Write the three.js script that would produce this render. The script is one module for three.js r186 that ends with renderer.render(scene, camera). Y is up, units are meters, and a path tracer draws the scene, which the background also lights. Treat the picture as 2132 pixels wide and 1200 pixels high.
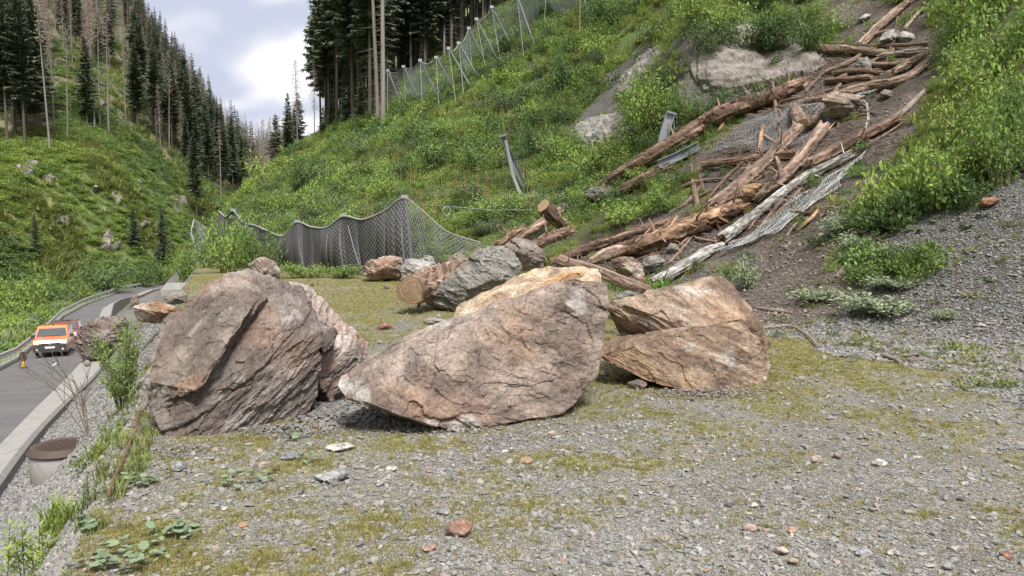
import * as THREE from 'three';
import { ConvexGeometry } from 'three/addons/geometries/ConvexGeometry.js';
import { mergeGeometries, toCreasedNormals } from 'three/addons/utils/BufferGeometryUtils.js';

// ---------- camera, sky, sun, exposure ----------
const scene = new THREE.Scene();
const EYE = 1.65, FPX = 1580, PITCH = -Math.atan(120 / FPX);
const camera = new THREE.PerspectiveCamera(2 * Math.atan(600 / FPX) * 180 / Math.PI, 2132 / 1200, 0.05, 3000);
camera.position.set(0, EYE, 0);
camera.rotation.x = PITCH;
scene.add(camera);
const renderer = new THREE.WebGLRenderer({ antialias: true });
renderer.setSize(1024, 576);
renderer.toneMapping = THREE.LinearToneMapping;
renderer.toneMappingExposure = 2.15;
renderer.shadowMap.enabled = true;

// ---------- noise and random numbers ----------
function rng(seed) { let a = seed >>> 0; return () => { a = (a + 0x6D2B79F5) | 0; let t = Math.imul(a ^ (a >>> 15), 1 | a); t = (t + Math.imul(t ^ (t >>> 7), 61 | t)) ^ t; return ((t ^ (t >>> 14)) >>> 0) / 4294967296; }; }
function h3(x, y, z) { let n = Math.imul(x, 374761393) ^ Math.imul(y, 668265263) ^ Math.imul(z, 1274126177); n = Math.imul(n ^ (n >>> 13), 1274126177); return ((n ^ (n >>> 16)) >>> 0) / 4294967296; }
const fade = t => t * t * (3 - 2 * t), mix = (a, b, t) => a + (b - a) * t, clamp = (x, a = 0, b = 1) => x < a ? a : x > b ? b : x;
const sstep = (a, b, x) => fade(clamp((x - a) / (b - a)));
function noise(x, y, z = 0) {            // value noise, -1..1
  const X = Math.floor(x), Y = Math.floor(y), Z = Math.floor(z), u = fade(x - X), v = fade(y - Y), w = fade(z - Z);
  const a = mix(mix(h3(X, Y, Z), h3(X + 1, Y, Z), u), mix(h3(X, Y + 1, Z), h3(X + 1, Y + 1, Z), u), v);
  const b = mix(mix(h3(X, Y, Z + 1), h3(X + 1, Y, Z + 1), u), mix(h3(X, Y + 1, Z + 1), h3(X + 1, Y + 1, Z + 1), u), v);
  return 2 * mix(a, b, w) - 1;
}
function fbm(x, y, z = 0, o = 4) { let s = 0, a = 0.5, f = 1; for (let i = 0; i < o; i++) { s += a * noise(x * f + i * 17.3, y * f - i * 9.1, z * f + i * 5.7); a *= 0.5; f *= 2.03; } return s; }
const mix3 = (a, b, t) => [mix(a[0], b[0], t), mix(a[1], b[1], t), mix(a[2], b[2], t)];
const sc3 = (a, s) => [a[0] * s, a[1] * s, a[2] * s];

{ // sky: thin bright cloud sheet, pale lavender blue between
  const W = 1024, H = 512, data = new Float32Array(W * H * 4);
  for (let j = 0; j < H; j++) for (let i = 0; i < W; i++) {
    const el = (j + 0.5) / H * Math.PI - Math.PI / 2, az = (i + 0.5) / W * 2 * Math.PI;
    const dx = Math.cos(el) * Math.cos(az), dy = Math.sin(el), dz = Math.cos(el) * Math.sin(az);
    const k = 1 / (Math.max(dy, 0) + 0.28), px = dx * k * 2.0, pz = dz * k * 2.0;
    const wx = fbm(px * 0.9 + 3, pz * 0.9, 1.5), wz = fbm(px * 0.9, pz * 0.9 + 8, 7.5);
    const c = fbm(px * 1.9 + wx * 1.4, pz * 2.6 + wz * 1.4, 2.2, 6) + 0.04;
    const t = sstep(-0.34, 0.26, c);
    const col = mix3([0.29, 0.31, 0.385], [0.53, 0.532, 0.54], t);
    const g = dy < 0 ? [0.3, 0.32, 0.3] : col, o = (j * W + i) * 4;
    data[o] = g[0]; data[o + 1] = g[1]; data[o + 2] = g[2]; data[o + 3] = 1;
  }
  const sky = new THREE.DataTexture(data, W, H, THREE.RGBAFormat, THREE.FloatType);
  sky.mapping = THREE.EquirectangularReflectionMapping; sky.magFilter = THREE.LinearFilter; sky.needsUpdate = true;
  scene.background = sky; scene.environment = sky;
}
const sun = new THREE.DirectionalLight(new THREE.Color(1, 0.95, 0.87), 3.0);
sun.position.set(14, 70, 44); sun.castShadow = true; sun.shadow.radius = 28;
sun.shadow.camera.left = -60; sun.shadow.camera.right = 60; sun.shadow.camera.top = 60; sun.shadow.camera.bottom = -60; sun.shadow.camera.far = 300;
sun.shadow.mapSize.set(4096, 4096);
scene.add(sun); scene.add(sun.target);

// ---------- object helpers ----------
const V = (x, y, z) => new THREE.Vector3(x, y, z);
const CP = Math.cos(PITCH), SP = Math.sin(PITCH);
function ray(px, py) { const x = (px - 1066) / FPX, y = (600 - py) / FPX; const ry = y * CP + SP, rz = y * SP - CP; return [x / -rz, ry / -rz]; } // per metre of forward distance
function at(px, py, d) { const [a, b] = ray(px, py); return V(a * d, EYE + b * d, -d); }
const names = {};
function numbered(n) { const k = names[n] = (names[n] ?? -1) + 1; return k ? n + '_' + String(k).padStart(3, '0') : n; }
function tag(o, label, category, group, kind) { o.userData.label = label; o.userData.category = category; if (group) o.userData.group = group; if (kind) o.userData.kind = kind; return o; }
function shade(o) { o.traverse(c => { if (c.isMesh) { c.castShadow = true; c.receiveShadow = true; } }); return o; }
function thing(name, label, category, group) { const o = new THREE.Group(); o.name = numbered(name); scene.add(o); return tag(o, label, category, group); }
function part(parent, name, geo, mat) { const m = new THREE.Mesh(geo, mat); m.name = name; m.castShadow = m.receiveShadow = true; parent.add(m); return m; }
function single(name, geo, mat, label, category, group) { const m = new THREE.Mesh(geo, mat); m.name = numbered(name); m.castShadow = m.receiveShadow = true; scene.add(m); return tag(m, label, category, group); }
function struct(name, geo, mat) { const m = new THREE.Mesh(geo, mat); m.name = name; m.castShadow = m.receiveShadow = true; m.userData.kind = 'structure'; scene.add(m); return m; }
function copyOf(o, label, group) { const c = o.clone(); c.name = numbered(o.userData.base || o.name.replace(/_\d\d\d$/, '')); c.userData = { ...o.userData }; if (label) c.userData.label = label; if (group) c.userData.group = group; scene.add(c); return c; }
const std = (c, rough = 0.9, more = {}) => new THREE.MeshStandardMaterial({ color: new THREE.Color().setRGB(...c), roughness: rough, metalness: 0, side: THREE.DoubleSide, ...more });
const vcol = (rough = 0.95, more = {}) => new THREE.MeshStandardMaterial({ vertexColors: true, roughness: rough, metalness: 0, side: THREE.DoubleSide, ...more });
const leafMat = (more = {}) => new THREE.MeshPhysicalMaterial({ vertexColors: true, roughness: 0.85, metalness: 0, side: THREE.DoubleSide, transmission: 0.35, thickness: 0, specularIntensity: 0.35, ...more });
// collects triangles with colours into one geometry
class TB {
  constructor() { this.p = []; this.c = []; this.i = []; }
  v(p, c) { this.p.push(p.x, p.y, p.z); this.c.push(c[0], c[1], c[2]); return this.p.length / 3 - 1; }
  tri(a, b, c, col) { const n = this.p.length / 3; this.v(a, col); this.v(b, col); this.v(c, col); this.i.push(n, n + 1, n + 2); }
  quad(a, b, c, d, col) { const n = this.p.length / 3; this.v(a, col); this.v(b, col); this.v(c, col); this.v(d, col); this.i.push(n, n + 1, n + 2, n, n + 2, n + 3); }
  // tapered tube through points, r = radius or function(t)
  tube(pts, r, col, sides = 6, cap = true, colFn = null) {
    const n = pts.length, T = V(), U = V(), W = V(); let first = -1, prevU = null;
    for (let k = 0; k < n; k++) {
      T.copy(pts[Math.min(k + 1, n - 1)]).sub(pts[Math.max(k - 1, 0)]).normalize();
      if (!prevU) { U.set(Math.abs(T.y) > 0.9 ? 1 : 0, Math.abs(T.y) > 0.9 ? 0 : 1, 0); } else U.copy(prevU);
      U.addScaledVector(T, -U.dot(T)).normalize(); W.crossVectors(T, U); prevU = U.clone();
      const rr = typeof r === 'function' ? r(k / (n - 1)) : r;
      for (let s = 0; s < sides; s++) {
        const a = s / sides * Math.PI * 2, x = Math.cos(a), y = Math.sin(a), q = pts[k].clone().addScaledVector(U, x * rr).addScaledVector(W, y * rr);
        const id = this.v(q, colFn ? colFn(q, k / (n - 1), a) : col); if (first < 0) first = id;
      }
    }
    for (let k = 0; k < n - 1; k++) for (let s = 0; s < sides; s++) {
      const a = first + k * sides + s, b = first + k * sides + (s + 1) % sides, c = a + sides, d = b + sides; this.i.push(a, b, d, a, d, c);
    }
    if (cap) for (const [k, flip] of [[0, 1], [n - 1, 0]]) { const b0 = first + k * sides; for (let s = 1; s < sides - 1; s++) flip ? this.i.push(b0, b0 + s + 1, b0 + s) : this.i.push(b0, b0 + s, b0 + s + 1); }
    return this;
  }
  box(cx, cy, cz, sx, sy, sz, col) { const g = new THREE.BoxGeometry(sx, sy, sz).translate(cx, cy, cz); return this.add(g, col); }
  add(g, col) { const n = this.p.length / 3, a = g.attributes.position; for (let k = 0; k < a.count; k++) { this.p.push(a.getX(k), a.getY(k), a.getZ(k)); this.c.push(...col); } const ix = g.index; for (let k = 0; k < (ix ? ix.count : a.count); k++) this.i.push(n + (ix ? ix.getX(k) : k)); return this; }
  geo(normals = true) { const g = new THREE.BufferGeometry(); g.setAttribute('position', new THREE.Float32BufferAttribute(this.p, 3)); g.setAttribute('color', new THREE.Float32BufferAttribute(this.c, 3)); g.setIndex(this.i); if (normals) g.computeVertexNormals(); return g; }
}
// InstancedMesh of many copies; list items {p, s, q, c}
function scatter(name, geo, mat, list, label, category) {
  const m = new THREE.InstancedMesh(geo, mat, list.length), M = new THREE.Matrix4(), C = new THREE.Color();
  list.forEach((o, k) => { M.compose(o.p, o.q, typeof o.s === 'number' ? V(o.s, o.s, o.s) : o.s); m.setMatrixAt(k, M); C.setRGB(...o.c); m.setColorAt(k, C); });
  m.name = numbered(name); m.castShadow = m.receiveShadow = true; m.userData.kind = 'stuff'; scene.add(m);
  return tag(m, label, category);
}
const Q = (yaw, tilt = 0, dir = 0) => new THREE.Quaternion().setFromAxisAngle(V(Math.cos(dir), 0, Math.sin(dir)), tilt).multiply(new THREE.Quaternion().setFromAxisAngle(V(0, 1, 0), yaw));
// ---------- terrain ----------
// control points: (pixel x, pixel y, forward metres) where the photograph shows the land
const ctrl = [
  // scree and slide on the near slope
  [2132, 400, 14.5], [2132, 560, 12.4], [1990, 560, 13], [1900, 430, 16.2], [1850, 600, 13.4], [1700, 600, 14], [1550, 560, 17], [1400, 560, 19.5], [1250, 545, 22.5], [1150, 555, 25],
  [1300, 450, 28], [1450, 350, 28], [1600, 330, 25], [1750, 200, 26], [1900, 100, 28], [1750, 30, 34], [1450, 200, 33], [1450, 70, 34.5], [1600, 170, 31.5], [1640, 50, 35.5], [1850, 0, 33], [2132, 0, 24], [2132, 200, 19], [2000, 300, 19],
  [2132, -250, 36], [1900, -200, 50], [1600, -150, 50], [1700, 430, 19.5], [1600, 480, 20],
  // green slope in the middle
  [1300, 270, 42], [1200, 280, 46], [1080, 400, 38], [900, 440, 36], [1000, 490, 32], [1300, 150, 54], [1400, 0, 60], [1100, 250, 55], [1100, 100, 74], [1200, 0, 85], [850, 350, 55], [900, 250, 66], [950, 180, 77], [780, 270, 88],
  [700, 400, 56], [650, 330, 92], [600, 490, 46], [560, 440, 66], [700, 480, 41], [800, 470, 37], [540, 380, 105], [480, 500, 62], [1300, -100, 90], [1100, 10, 95], [1000, 100, 105], [880, 170, 100],
  // right hand crest and behind it
  [640, 300, 112], [700, 255, 115], [620, 345, 150], [620, 360, 300], [620, 345, 650], [720, 230, 170], [800, 170, 170], [1000, 30, 200], [800, 90, 650], [1000, -50, 650], [1500, -220, 200], [1500, -220, 650], [2132, -320, 100], [2132, -320, 650],
  // far hillside on the other side of the road
  [20, 640, 72], [100, 590, 95], [200, 565, 112], [300, 555, 135], [380, 535, 150], [0, 450, 112], [50, 400, 122], [150, 460, 122], [0, 330, 130], [240, 400, 140], [120, 300, 148], [320, 470, 148], [380, 420, 168], [230, 270, 175], [130, 150, 185],
  [430, 450, 180], [330, 300, 205], [400, 330, 235], [460, 420, 230], [500, 410, 300], [520, 380, 380], [450, 300, 340], [560, 350, 470], [0, 60, 205], [60, -60, 250], [230, 115, 265], [300, 135, 320], [380, 220, 350], [400, 230, 440], [300, 80, 440], [490, 315, 520],
  [0, -250, 420], [180, -60, 420], [0, -300, 700], [250, 50, 700], [400, 235, 700], [500, 322, 700], [570, 352, 700], [560, 470, 200], [440, 560, 130],
  [-300, 300, 120], [-300, 0, 200], [-300, -300, 420], [2400, 0, 24], [2400, 500, 12.5],
];
for (const d of [3, 5, 8, 11]) for (const px of [300, 700, 1100, 1500, 1900]) ctrl.push([px, 480 + EYE * FPX / d, d]);
for (const [px, d] of [[500, 16], [800, 18], [1100, 17], [1350, 14], [600, 26], [800, 27], [950, 24], [450, 32], [2300, 8], [2600, 6]]) ctrl.push([px, 480 + EYE * FPX / d, d]);
const TP = ctrl.map(([px, py, d]) => { const p = at(px, py, d), r = Math.hypot(p.x, d); return [Math.atan2(p.x, d) * 2.2, Math.log(r), p.y / r]; });
const tpsW = (() => {
  const n = TP.length, N = n + 3, A = [], phi = r2 => r2 > 0 ? 0.5 * r2 * Math.log(r2) : 0;
  for (let i = 0; i < N; i++) A.push(new Float64Array(N + 1));
  for (let i = 0; i < n; i++) {
    for (let j = 0; j < n; j++) A[i][j] = phi((TP[i][0] - TP[j][0]) ** 2 + (TP[i][1] - TP[j][1]) ** 2);
    A[i][i] += 0.0008; A[i][n] = A[n][i] = 1; A[i][n + 1] = A[n + 1][i] = TP[i][0]; A[i][n + 2] = A[n + 2][i] = TP[i][1]; A[i][N] = TP[i][2];
  }
  for (let i = 0; i < N; i++) {
    let k = i; for (let j = i + 1; j < N; j++) if (Math.abs(A[j][i]) > Math.abs(A[k][i])) k = j;
    [A[i], A[k]] = [A[k], A[i]];
    for (let j = i + 1; j < N; j++) { const f = A[j][i] / A[i][i]; if (f) for (let c = i; c <= N; c++) A[j][c] -= f * A[i][c]; }
  }
  const w = new Float64Array(N);
  for (let i = N - 1; i >= 0; i--) { let s = A[i][N]; for (let j = i + 1; j < N; j++) s -= A[i][j] * w[j]; w[i] = s / A[i][i]; }
  return w;
})();
function tps(th, r) {
  const a = clamp(th, -0.72, 0.72) * 2.2, b = Math.log(clamp(r, 2.5, 720)), n = TP.length; let s = tpsW[n] + tpsW[n + 1] * a + tpsW[n + 2] * b;
  for (let i = 0; i < n; i++) { const x = a - TP[i][0], y = b - TP[i][1], r2 = x * x + y * y; if (r2 > 0) s += tpsW[i] * 0.5 * r2 * Math.log(r2); }
  return s * r;
}
// polylines in plan: [x, forward, height]
const TOE = [[60, -30], [30, -5], [14, 7.2], [9, 10.2], [7.3, 10.9], [4.6, 12.4], [3.5, 15], [2.6, 19], [1.2, 23], [-0.5, 27.5], [-3, 30], [-6, 32], [-9, 34.5], [-13, 38], [-17, 43], [-24, 60], [-50, 125], [-60, 150]];
const ROAD = [[1, -30, 0.6], [0.3, -6, -0.2], [-1.7, 0, -0.75], [-7.56, 11.2, -2.04], [-12.2, 20, -3.05], [-22, 38.7, -5.2], [-26, 46.2, -6.0], [-33, 60, -6.6], [-41, 76, -6.9], [-46.5, 90, -7.0], [-52, 108, -7.1], [-55, 125, -7.3], [-54, 150, -7.6]];
function nearLine(L, x, d) {            // [signed distance (right of travel positive), height there, metres along]
  let best = 1e9, out = [0, 0, 0], run = 0;
  for (let i = 0; i < L.length - 1; i++) {
    const [x0, d0, y0] = L[i], [x1, d1, y1] = L[i + 1], ux = x1 - x0, ud = d1 - d0, l2 = ux * ux + ud * ud, t = clamp(((x - x0) * ux + (d - d0) * ud) / l2);
    const qx = x - x0 - ux * t, qd = d - d0 - ud * t, q = qx * qx + qd * qd;
    if (q < best) { best = q; const cr = ux * (d - d0) - ud * (x - x0); out = [(cr < 0 ? 1 : -1) * Math.sqrt(q), mix(y0 ?? 0, y1 ?? 0, t), run + Math.sqrt(l2) * t]; }
    run += Math.sqrt(l2);
  }
  return out;
}
const edgeOf = (x, d) => (x + 0.66 + 0.4 * Math.max(d, 0)) * 0.93 + fbm(d * 0.5, 3.3) * 0.25;      // metres inside the yard's edge
const ROADW = 3.3;
function rawHeight(th, r) {
  const x = Math.sin(th) * r, d = Math.cos(th) * r;
  const e = edgeOf(x, d), far = sstep(125, 150, d);
  const T = (r > 6) ? tps(th, r) : 0;
  const toe = nearLine(TOE, x, d)[0];
  let hill = T * sstep(-0.4, 2.6, toe);
  const rough = sstep(0.5, 4, toe) * (r > 14 ? 1 : 0.4);
  hill += rough * (fbm(x * 0.35, d * 0.35, 1) * clamp(r / 60, 0.25, 1.3) + fbm(x * 1.3, d * 1.3, 2) * 0.22);
  const yard = fbm(x * 0.45, d * 0.45, 9) * 0.05 + fbm(x * 3, d * 3, 4, 3) * 0.018 + fbm(x * 14, d * 14, 5, 2) * 0.006;
  let h;
  if (e >= 0) h = hill + yard * (1 - rough);
  else {
    const [t, yr] = nearLine(ROAD, x, d);
    if (t > -ROADW - 0.35) {
      h = Math.max(yr + (t > 0 ? 0.03 + yard : -0.05), -Math.abs(e) * 1.15 + fbm(x * 1.2, d * 1.2, 3) * 0.12 * sstep(0, 0.6, -e) + yard);
      if (t <= 0.35) h = yr - 0.06;
    } else {
      const o = -t - ROADW - 0.35, outer = yr - 0.05 - 0.5 * Math.max(0, o - 1.3);
      const lump = fbm(x * 0.06, d * 0.06, 7) * 5 + fbm(x * 0.2, d * 0.2, 8) * 1.9;
      h = mix(outer, T + lump * sstep(20, 50, o), sstep(1.5, 24, o));
    }
  }
  if (far > 0) h = mix(h, T + fbm(x * 0.03, d * 0.03, 7) * 9, far);
  return h;
}
// polar sheet, fine where the land is near
const TH = [], RR = [];
{
  const vis = 700, A = 0.68;
  for (let i = 0; i < 34; i++) TH.push(-Math.PI + (Math.PI - A) * i / 34);
  for (let i = 0; i <= vis; i++) TH.push(-A + 2 * A * i / vis);
  for (let i = 1; i <= 34; i++) TH.push(A + (Math.PI - A) * i / 34);
  for (let i = 0; i < 22; i++) RR.push(0.2 * Math.pow(2.6 / 0.2, i / 22));
  for (let i = 0; i <= 430; i++) RR.push(2.6 * Math.pow(760 / 2.6, i / 430));
}
const NT = TH.length, NR = RR.length, HG = new Float32Array(NT * NR);
for (let i = 0; i < NT; i++) for (let j = 0; j < NR; j++) HG[i * NR + j] = rawHeight(TH[i], RR[j]);
function find(a, v) { let lo = 0, hi = a.length - 2; while (lo < hi) { const m = (lo + hi + 1) >> 1; if (a[m] <= v) lo = m; else hi = m - 1; } return lo; }
function Hxz(x, d) {
  const th = Math.atan2(x, d), r = Math.hypot(x, d), i = find(TH, th), j = find(RR, r);
  const u = clamp((th - TH[i]) / (TH[i + 1] - TH[i])), v = clamp((r - RR[j]) / (RR[j + 1] - RR[j]));
  return mix(mix(HG[i * NR + j], HG[i * NR + j + 1], v), mix(HG[(i + 1) * NR + j], HG[(i + 1) * NR + j + 1], v), u);
}
function hit(px, py, dmin = 2.5) {      // where the line of sight through a photograph point meets the land
  const [a, b] = ray(px, py); let d = dmin, last = dmin;
  while (d < 700) { if (EYE + b * d < Hxz(a * d, d)) { for (let k = 0; k < 22; k++) { const m = (last + d) / 2; if (EYE + b * m < Hxz(a * m, m)) d = m; else last = m; } break; } last = d; d *= 1.006; }
  return V(a * d, Hxz(a * d, d), -d);
}
const ground = (x, d) => V(x, Hxz(x, d), -d);
const polyOf = pts => pts.map(([px, py, dm]) => { const p = hit(px, py, dm ?? 4); return [p.x, -p.z]; });
function inPoly(P, x, d) { let c = false; for (let i = 0, j = P.length - 1; i < P.length; j = i++) if ((P[i][1] > d) !== (P[j][1] > d) && x < (P[j][0] - P[i][0]) * (d - P[i][1]) / (P[j][1] - P[i][1]) + P[i][0]) c = !c; return c; }
const SLIDE = polyOf([[1130, 560], [1290, 470], [1390, 455], [1470, 410], [1400, 345], [1560, 240], [1640, 165], [1740, 90], [1700, 5], [1930, 5], [1965, 150], [1925, 265], [1850, 360], [1785, 460], [1800, 560], [1850, 610], [1700, 660], [1600, 700], [1350, 600]]);
const SCREE = polyOf([[1900, 480], [1960, 400], [2132, 385], [2400, 380], [2400, 900], [1650, 715], [1600, 700], [1720, 655], [1840, 590]]);
const BARE = polyOf([[1400, 80], [1310, 110], [1250, 190], [1180, 270], [1190, 310], [1300, 300], [1300, 200], [1390, 130]]);
const FACE = polyOf([[1405, 215], [1405, 90], [1450, 55], [1560, 45], [1670, 65], [1770, 128], [1660, 190], [1520, 225]]);
const ZONE = (x, d) => {                // yard, bank, road, slide, scree, green (near slope), far
  const e = edgeOf(x, d);
  if (e < 0 && d < 150) { const t = nearLine(ROAD, x, d)[0]; if (t > 0) return 'bank'; if (t > -ROADW - 0.35) return 'road'; return 'far'; }
  if (d >= 150) return 'far';
  const j = fbm(x * 0.8, d * 0.8, 31) * 1.0, k = fbm(x * 0.8, d * 0.8, 41) * 1.0;
  if (inPoly(SLIDE, x + j, d + k)) return 'slide';
  if (inPoly(SCREE, x + j * 1.3, d + k * 1.3)) return 'scree';
  const toe = nearLine(TOE, x, d)[0];
  if (toe < 0.5 + j * 0.4) return 'yard';
  if (inPoly(BARE, x + j, d + k) || inPoly(FACE, x + j * 0.3, d + k * 0.3)) return 'bare';
  if (x > 0.70 * d) return 'scree';
  return 'green';
};
// how mossy the yard is: thin yellow green carpet, thick at the back and along the slope
function moss(x, d) {
  const n = 0.8 * fbm(x * 0.5, d * 0.5, 21, 3) + 0.7 * fbm(x * 2.1, d * 2.1, 22, 4) + 0.3 * noise(x * 9, d * 9, 23);
  const back = -0.17 + 0.85 * sstep(5, 14, d) + 0.46 * sstep(-0.8, 2.5, x) * sstep(3.2, 7, d) + 0.06 * sstep(-0.5, -2.5, x) * sstep(7, 4, d);
  return clamp(sstep(-0.45, 0.75, n + back));
}
const WOODLINE = [[-200, 300], [40, 300], [90, 270], [130, 165], [190, 225], [250, 258], [330, 335], [400, 372], [470, 415], [530, 432], [620, 400]];
const lerpLine = (L, x) => { for (let i = 0; i < L.length - 1; i++) if (x <= L[i + 1][0]) return mix(L[i][1], L[i + 1][1], clamp((x - L[i][0]) / (L[i + 1][0] - L[i][0]))); return L[L.length - 1][1]; };
camera.aspect = 2132 / 1200; camera.updateProjectionMatrix(); camera.updateMatrixWorld(true);
function pixelOf(p) { const q = p.clone().project(camera); return [(q.x + 1) / 2 * 2132, (1 - q.y) / 2 * 1200]; }
// plan outline of the wood on the far hillside
const WOOD = (() => { const lo = [], hi = []; for (let x = -100; x <= 560; x += 30) { const p = hit(x, lerpLine(WOODLINE, x), 90), r = Math.hypot(p.x, p.z), k = 740 / r; lo.push([p.x, -p.z]); hi.unshift([p.x * k, -p.z * k]); } return lo.concat(hi); })();
const inWood = (x, d) => d > 100 && x < -20 && inPoly(WOOD, x, d);
function groundColor(x, d) {
  const z = ZONE(x, d), n = fbm(x * 1.1, d * 1.1, 51), f = 1 + 0.25 * fbm(x * 6, d * 6, 52, 3);
  let c;
  if (z === 'yard') { c = mix3([0.215, 0.2, 0.182], [0.27, 0.255, 0.238], n + 0.5); c = mix3(c, [0.25, 0.228, 0.075], moss(x, d) * 0.9); }
  else if (z === 'bank') c = mix3([0.2, 0.19, 0.175], [0.28, 0.27, 0.26], n + 0.5);
  else if (z === 'road') c = [0.1, 0.1, 0.105];
  else if (z === 'slide') c = mix3([0.115, 0.085, 0.066], [0.19, 0.16, 0.14], sstep(-0.3, 0.3, n));
  else if (z === 'scree') c = mix3([0.165, 0.16, 0.155], [0.23, 0.222, 0.215], n + 0.5);
  else if (z === 'bare') c = mix3([0.13, 0.12, 0.11], [0.2, 0.19, 0.18], n + 0.5);
  else if (z === 'green') c = mix3([0.09, 0.1, 0.035], [0.11, 0.165, 0.035], sstep(-0.3, 0.3, n));
  else { c = mix3([0.06, 0.085, 0.03], [0.12, 0.125, 0.045], sstep(-0.25, 0.35, fbm(x * 0.05, d * 0.05, 61))); if (inWood(x, d)) c = mix3([0.075, 0.062, 0.05], [0.1, 0.095, 0.055], n + 0.5); }
  return sc3(c, f * (z === 'green' || z === 'far' ? 1 : 0.78));
}
function grainTexture(seed, cells, dark, S = 512) { // fine broken stone, tone only
  const R = rng(seed), P = [], D = new Uint8Array(S * S * 4), g = Math.floor(S / cells);
  for (let j = 0; j < cells; j++) for (let i = 0; i < cells; i++) P.push([i + R(), (j + R()), 0.55 + 0.45 * R(), R()]);
  for (let y = 0; y < S; y++) for (let x = 0; x < S; x++) {
    const fx = x / S * cells, fy = y / S * cells, ci = Math.floor(fx), cj = Math.floor(fy); let b = 9, b2 = 9, bp = null;
    for (let dj = -1; dj <= 1; dj++) for (let di = -1; di <= 1; di++) {
      const ii = (ci + di + cells) % cells, jj = (cj + dj + cells) % cells, p = P[jj * cells + ii], px = p[0] - ii + ci + di, py = p[1] - jj + cj + dj, q = Math.hypot(px - fx, (py - fy) * 1.25);
      if (q < b) { b2 = b; b = q; bp = p; } else if (q < b2) b2 = q;
    }
    const edge = sstep(0.02, 0.22, b2 - b), v = mix(dark, bp[2], edge), o = (y * S + x) * 4, t = (bp[3] - 0.5) * 0.1;
    D[o] = 255 * clamp(v * (1 + t)); D[o + 1] = 255 * clamp(v); D[o + 2] = 255 * clamp(v * (1 - t)); D[o + 3] = 255;
  }
  const t = new THREE.DataTexture(D, S, S, THREE.RGBAFormat); t.wrapS = t.wrapT = THREE.RepeatWrapping; t.magFilter = THREE.LinearFilter; t.generateMipmaps = true; t.needsUpdate = true; return t;
}
const gravelTex = grainTexture(5, 72, 0.42); gravelTex.colorSpace = THREE.SRGBColorSpace;
const gravelBump = grainTexture(5, 72, 0.2);
const soilTex = grainTexture(8, 26, 0.5); soilTex.colorSpace = THREE.SRGBColorSpace;
const groundMats = {
  gravel_yard: vcol(0.95, { map: gravelTex, bumpMap: gravelBump, bumpScale: 0.006 }),
  gravel_bank: vcol(0.95, { map: gravelTex, bumpMap: gravelBump, bumpScale: 0.02 }),
  hillside: vcol(1, { map: soilTex, bumpMap: gravelBump, bumpScale: 0.03 }),
  far_hillside: vcol(1),
};
{
  const zoneName = { yard: 'gravel_yard', bank: 'gravel_bank', road: 'gravel_bank', slide: 'hillside', scree: 'hillside', bare: 'hillside', green: 'hillside', far: 'far_hillside' };
  const pos = new Float32Array(NT * NR * 3), col = new Float32Array(NT * NR * 3), zn = new Array(NT * NR);
  for (let i = 0; i < NT; i++) for (let j = 0; j < NR; j++) {
    const k = i * NR + j, x = Math.sin(TH[i]) * RR[j], d = Math.cos(TH[i]) * RR[j];
    pos.set([x, HG[k], -d], k * 3);
    const c = groundColor(x, d); col.set([c[0] * 1.75, c[1] * 1.75, c[2] * 1.75], k * 3); zn[k] = zoneName[ZONE(x, d)];
  }
  const idx = {};
  for (let i = 0; i < NT - 1; i++) for (let j = 0; j < NR - 1; j++) {
    const a = i * NR + j, b = a + 1, c = a + NR, e = c + 1; (idx[zn[a]] ||= []).push(a, c, e, a, e, b);
  }
  const all = new THREE.BufferGeometry(); all.setAttribute('position', new THREE.BufferAttribute(pos, 3)); all.setIndex(Object.values(idx).flat()); all.computeVertexNormals();
  const nor = all.attributes.normal.array;
  for (const [n, ix] of Object.entries(idx)) {
    const map = new Map(), p = [], c = [], uv = [], nn = [], out = [];
    for (const v of ix) { let q = map.get(v); if (q === undefined) { q = map.size; map.set(v, q); p.push(pos[v * 3], pos[v * 3 + 1], pos[v * 3 + 2]); nn.push(nor[v * 3], nor[v * 3 + 1], nor[v * 3 + 2]); c.push(col[v * 3], col[v * 3 + 1], col[v * 3 + 2]); uv.push(pos[v * 3] / 1.1, pos[v * 3 + 2] / 1.1); } out.push(q); }
    const g = new THREE.BufferGeometry(); g.setAttribute('position', new THREE.Float32BufferAttribute(p, 3)); g.setAttribute('normal', new THREE.Float32BufferAttribute(nn, 3)); g.setAttribute('color', new THREE.Float32BufferAttribute(c, 3)); g.setAttribute('uv', new THREE.Float32BufferAttribute(uv, 2)); g.setIndex(out);
    struct(n, g, groundMats[n]);
  }
}
// ---------- road, wall, guard rail ----------
function alongRoad(off, from, to, step) { // points beside the road line: off metres right of it, between forward distances
  const out = [];
  for (let d = from; d <= to + 1e-6; d += step) {
    let i = 0; while (i < ROAD.length - 2 && ROAD[i + 1][1] < d) i++;
    const [x0, d0, y0] = ROAD[i], [x1, d1, y1] = ROAD[i + 1], t = (d - d0) / (d1 - d0);
    const tan = k => { const a = ROAD[Math.max(k - 1, 0)], b = ROAD[Math.min(k + 1, ROAD.length - 1)], l = Math.hypot(b[0] - a[0], b[1] - a[1]); return [(b[0] - a[0]) / l, (b[1] - a[1]) / l]; };
    const a = tan(i), b = tan(i + 1), ux = mix(a[0], b[0], t), ud = mix(a[1], b[1], t);
    out.push({ p: V(mix(x0, x1, t) + ud * off, mix(y0, y1, t), -(mix(d0, d1, t) - ux * off)), dir: V(ux, 0, -ud).normalize(), d });
  }
  return out;
}
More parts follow.
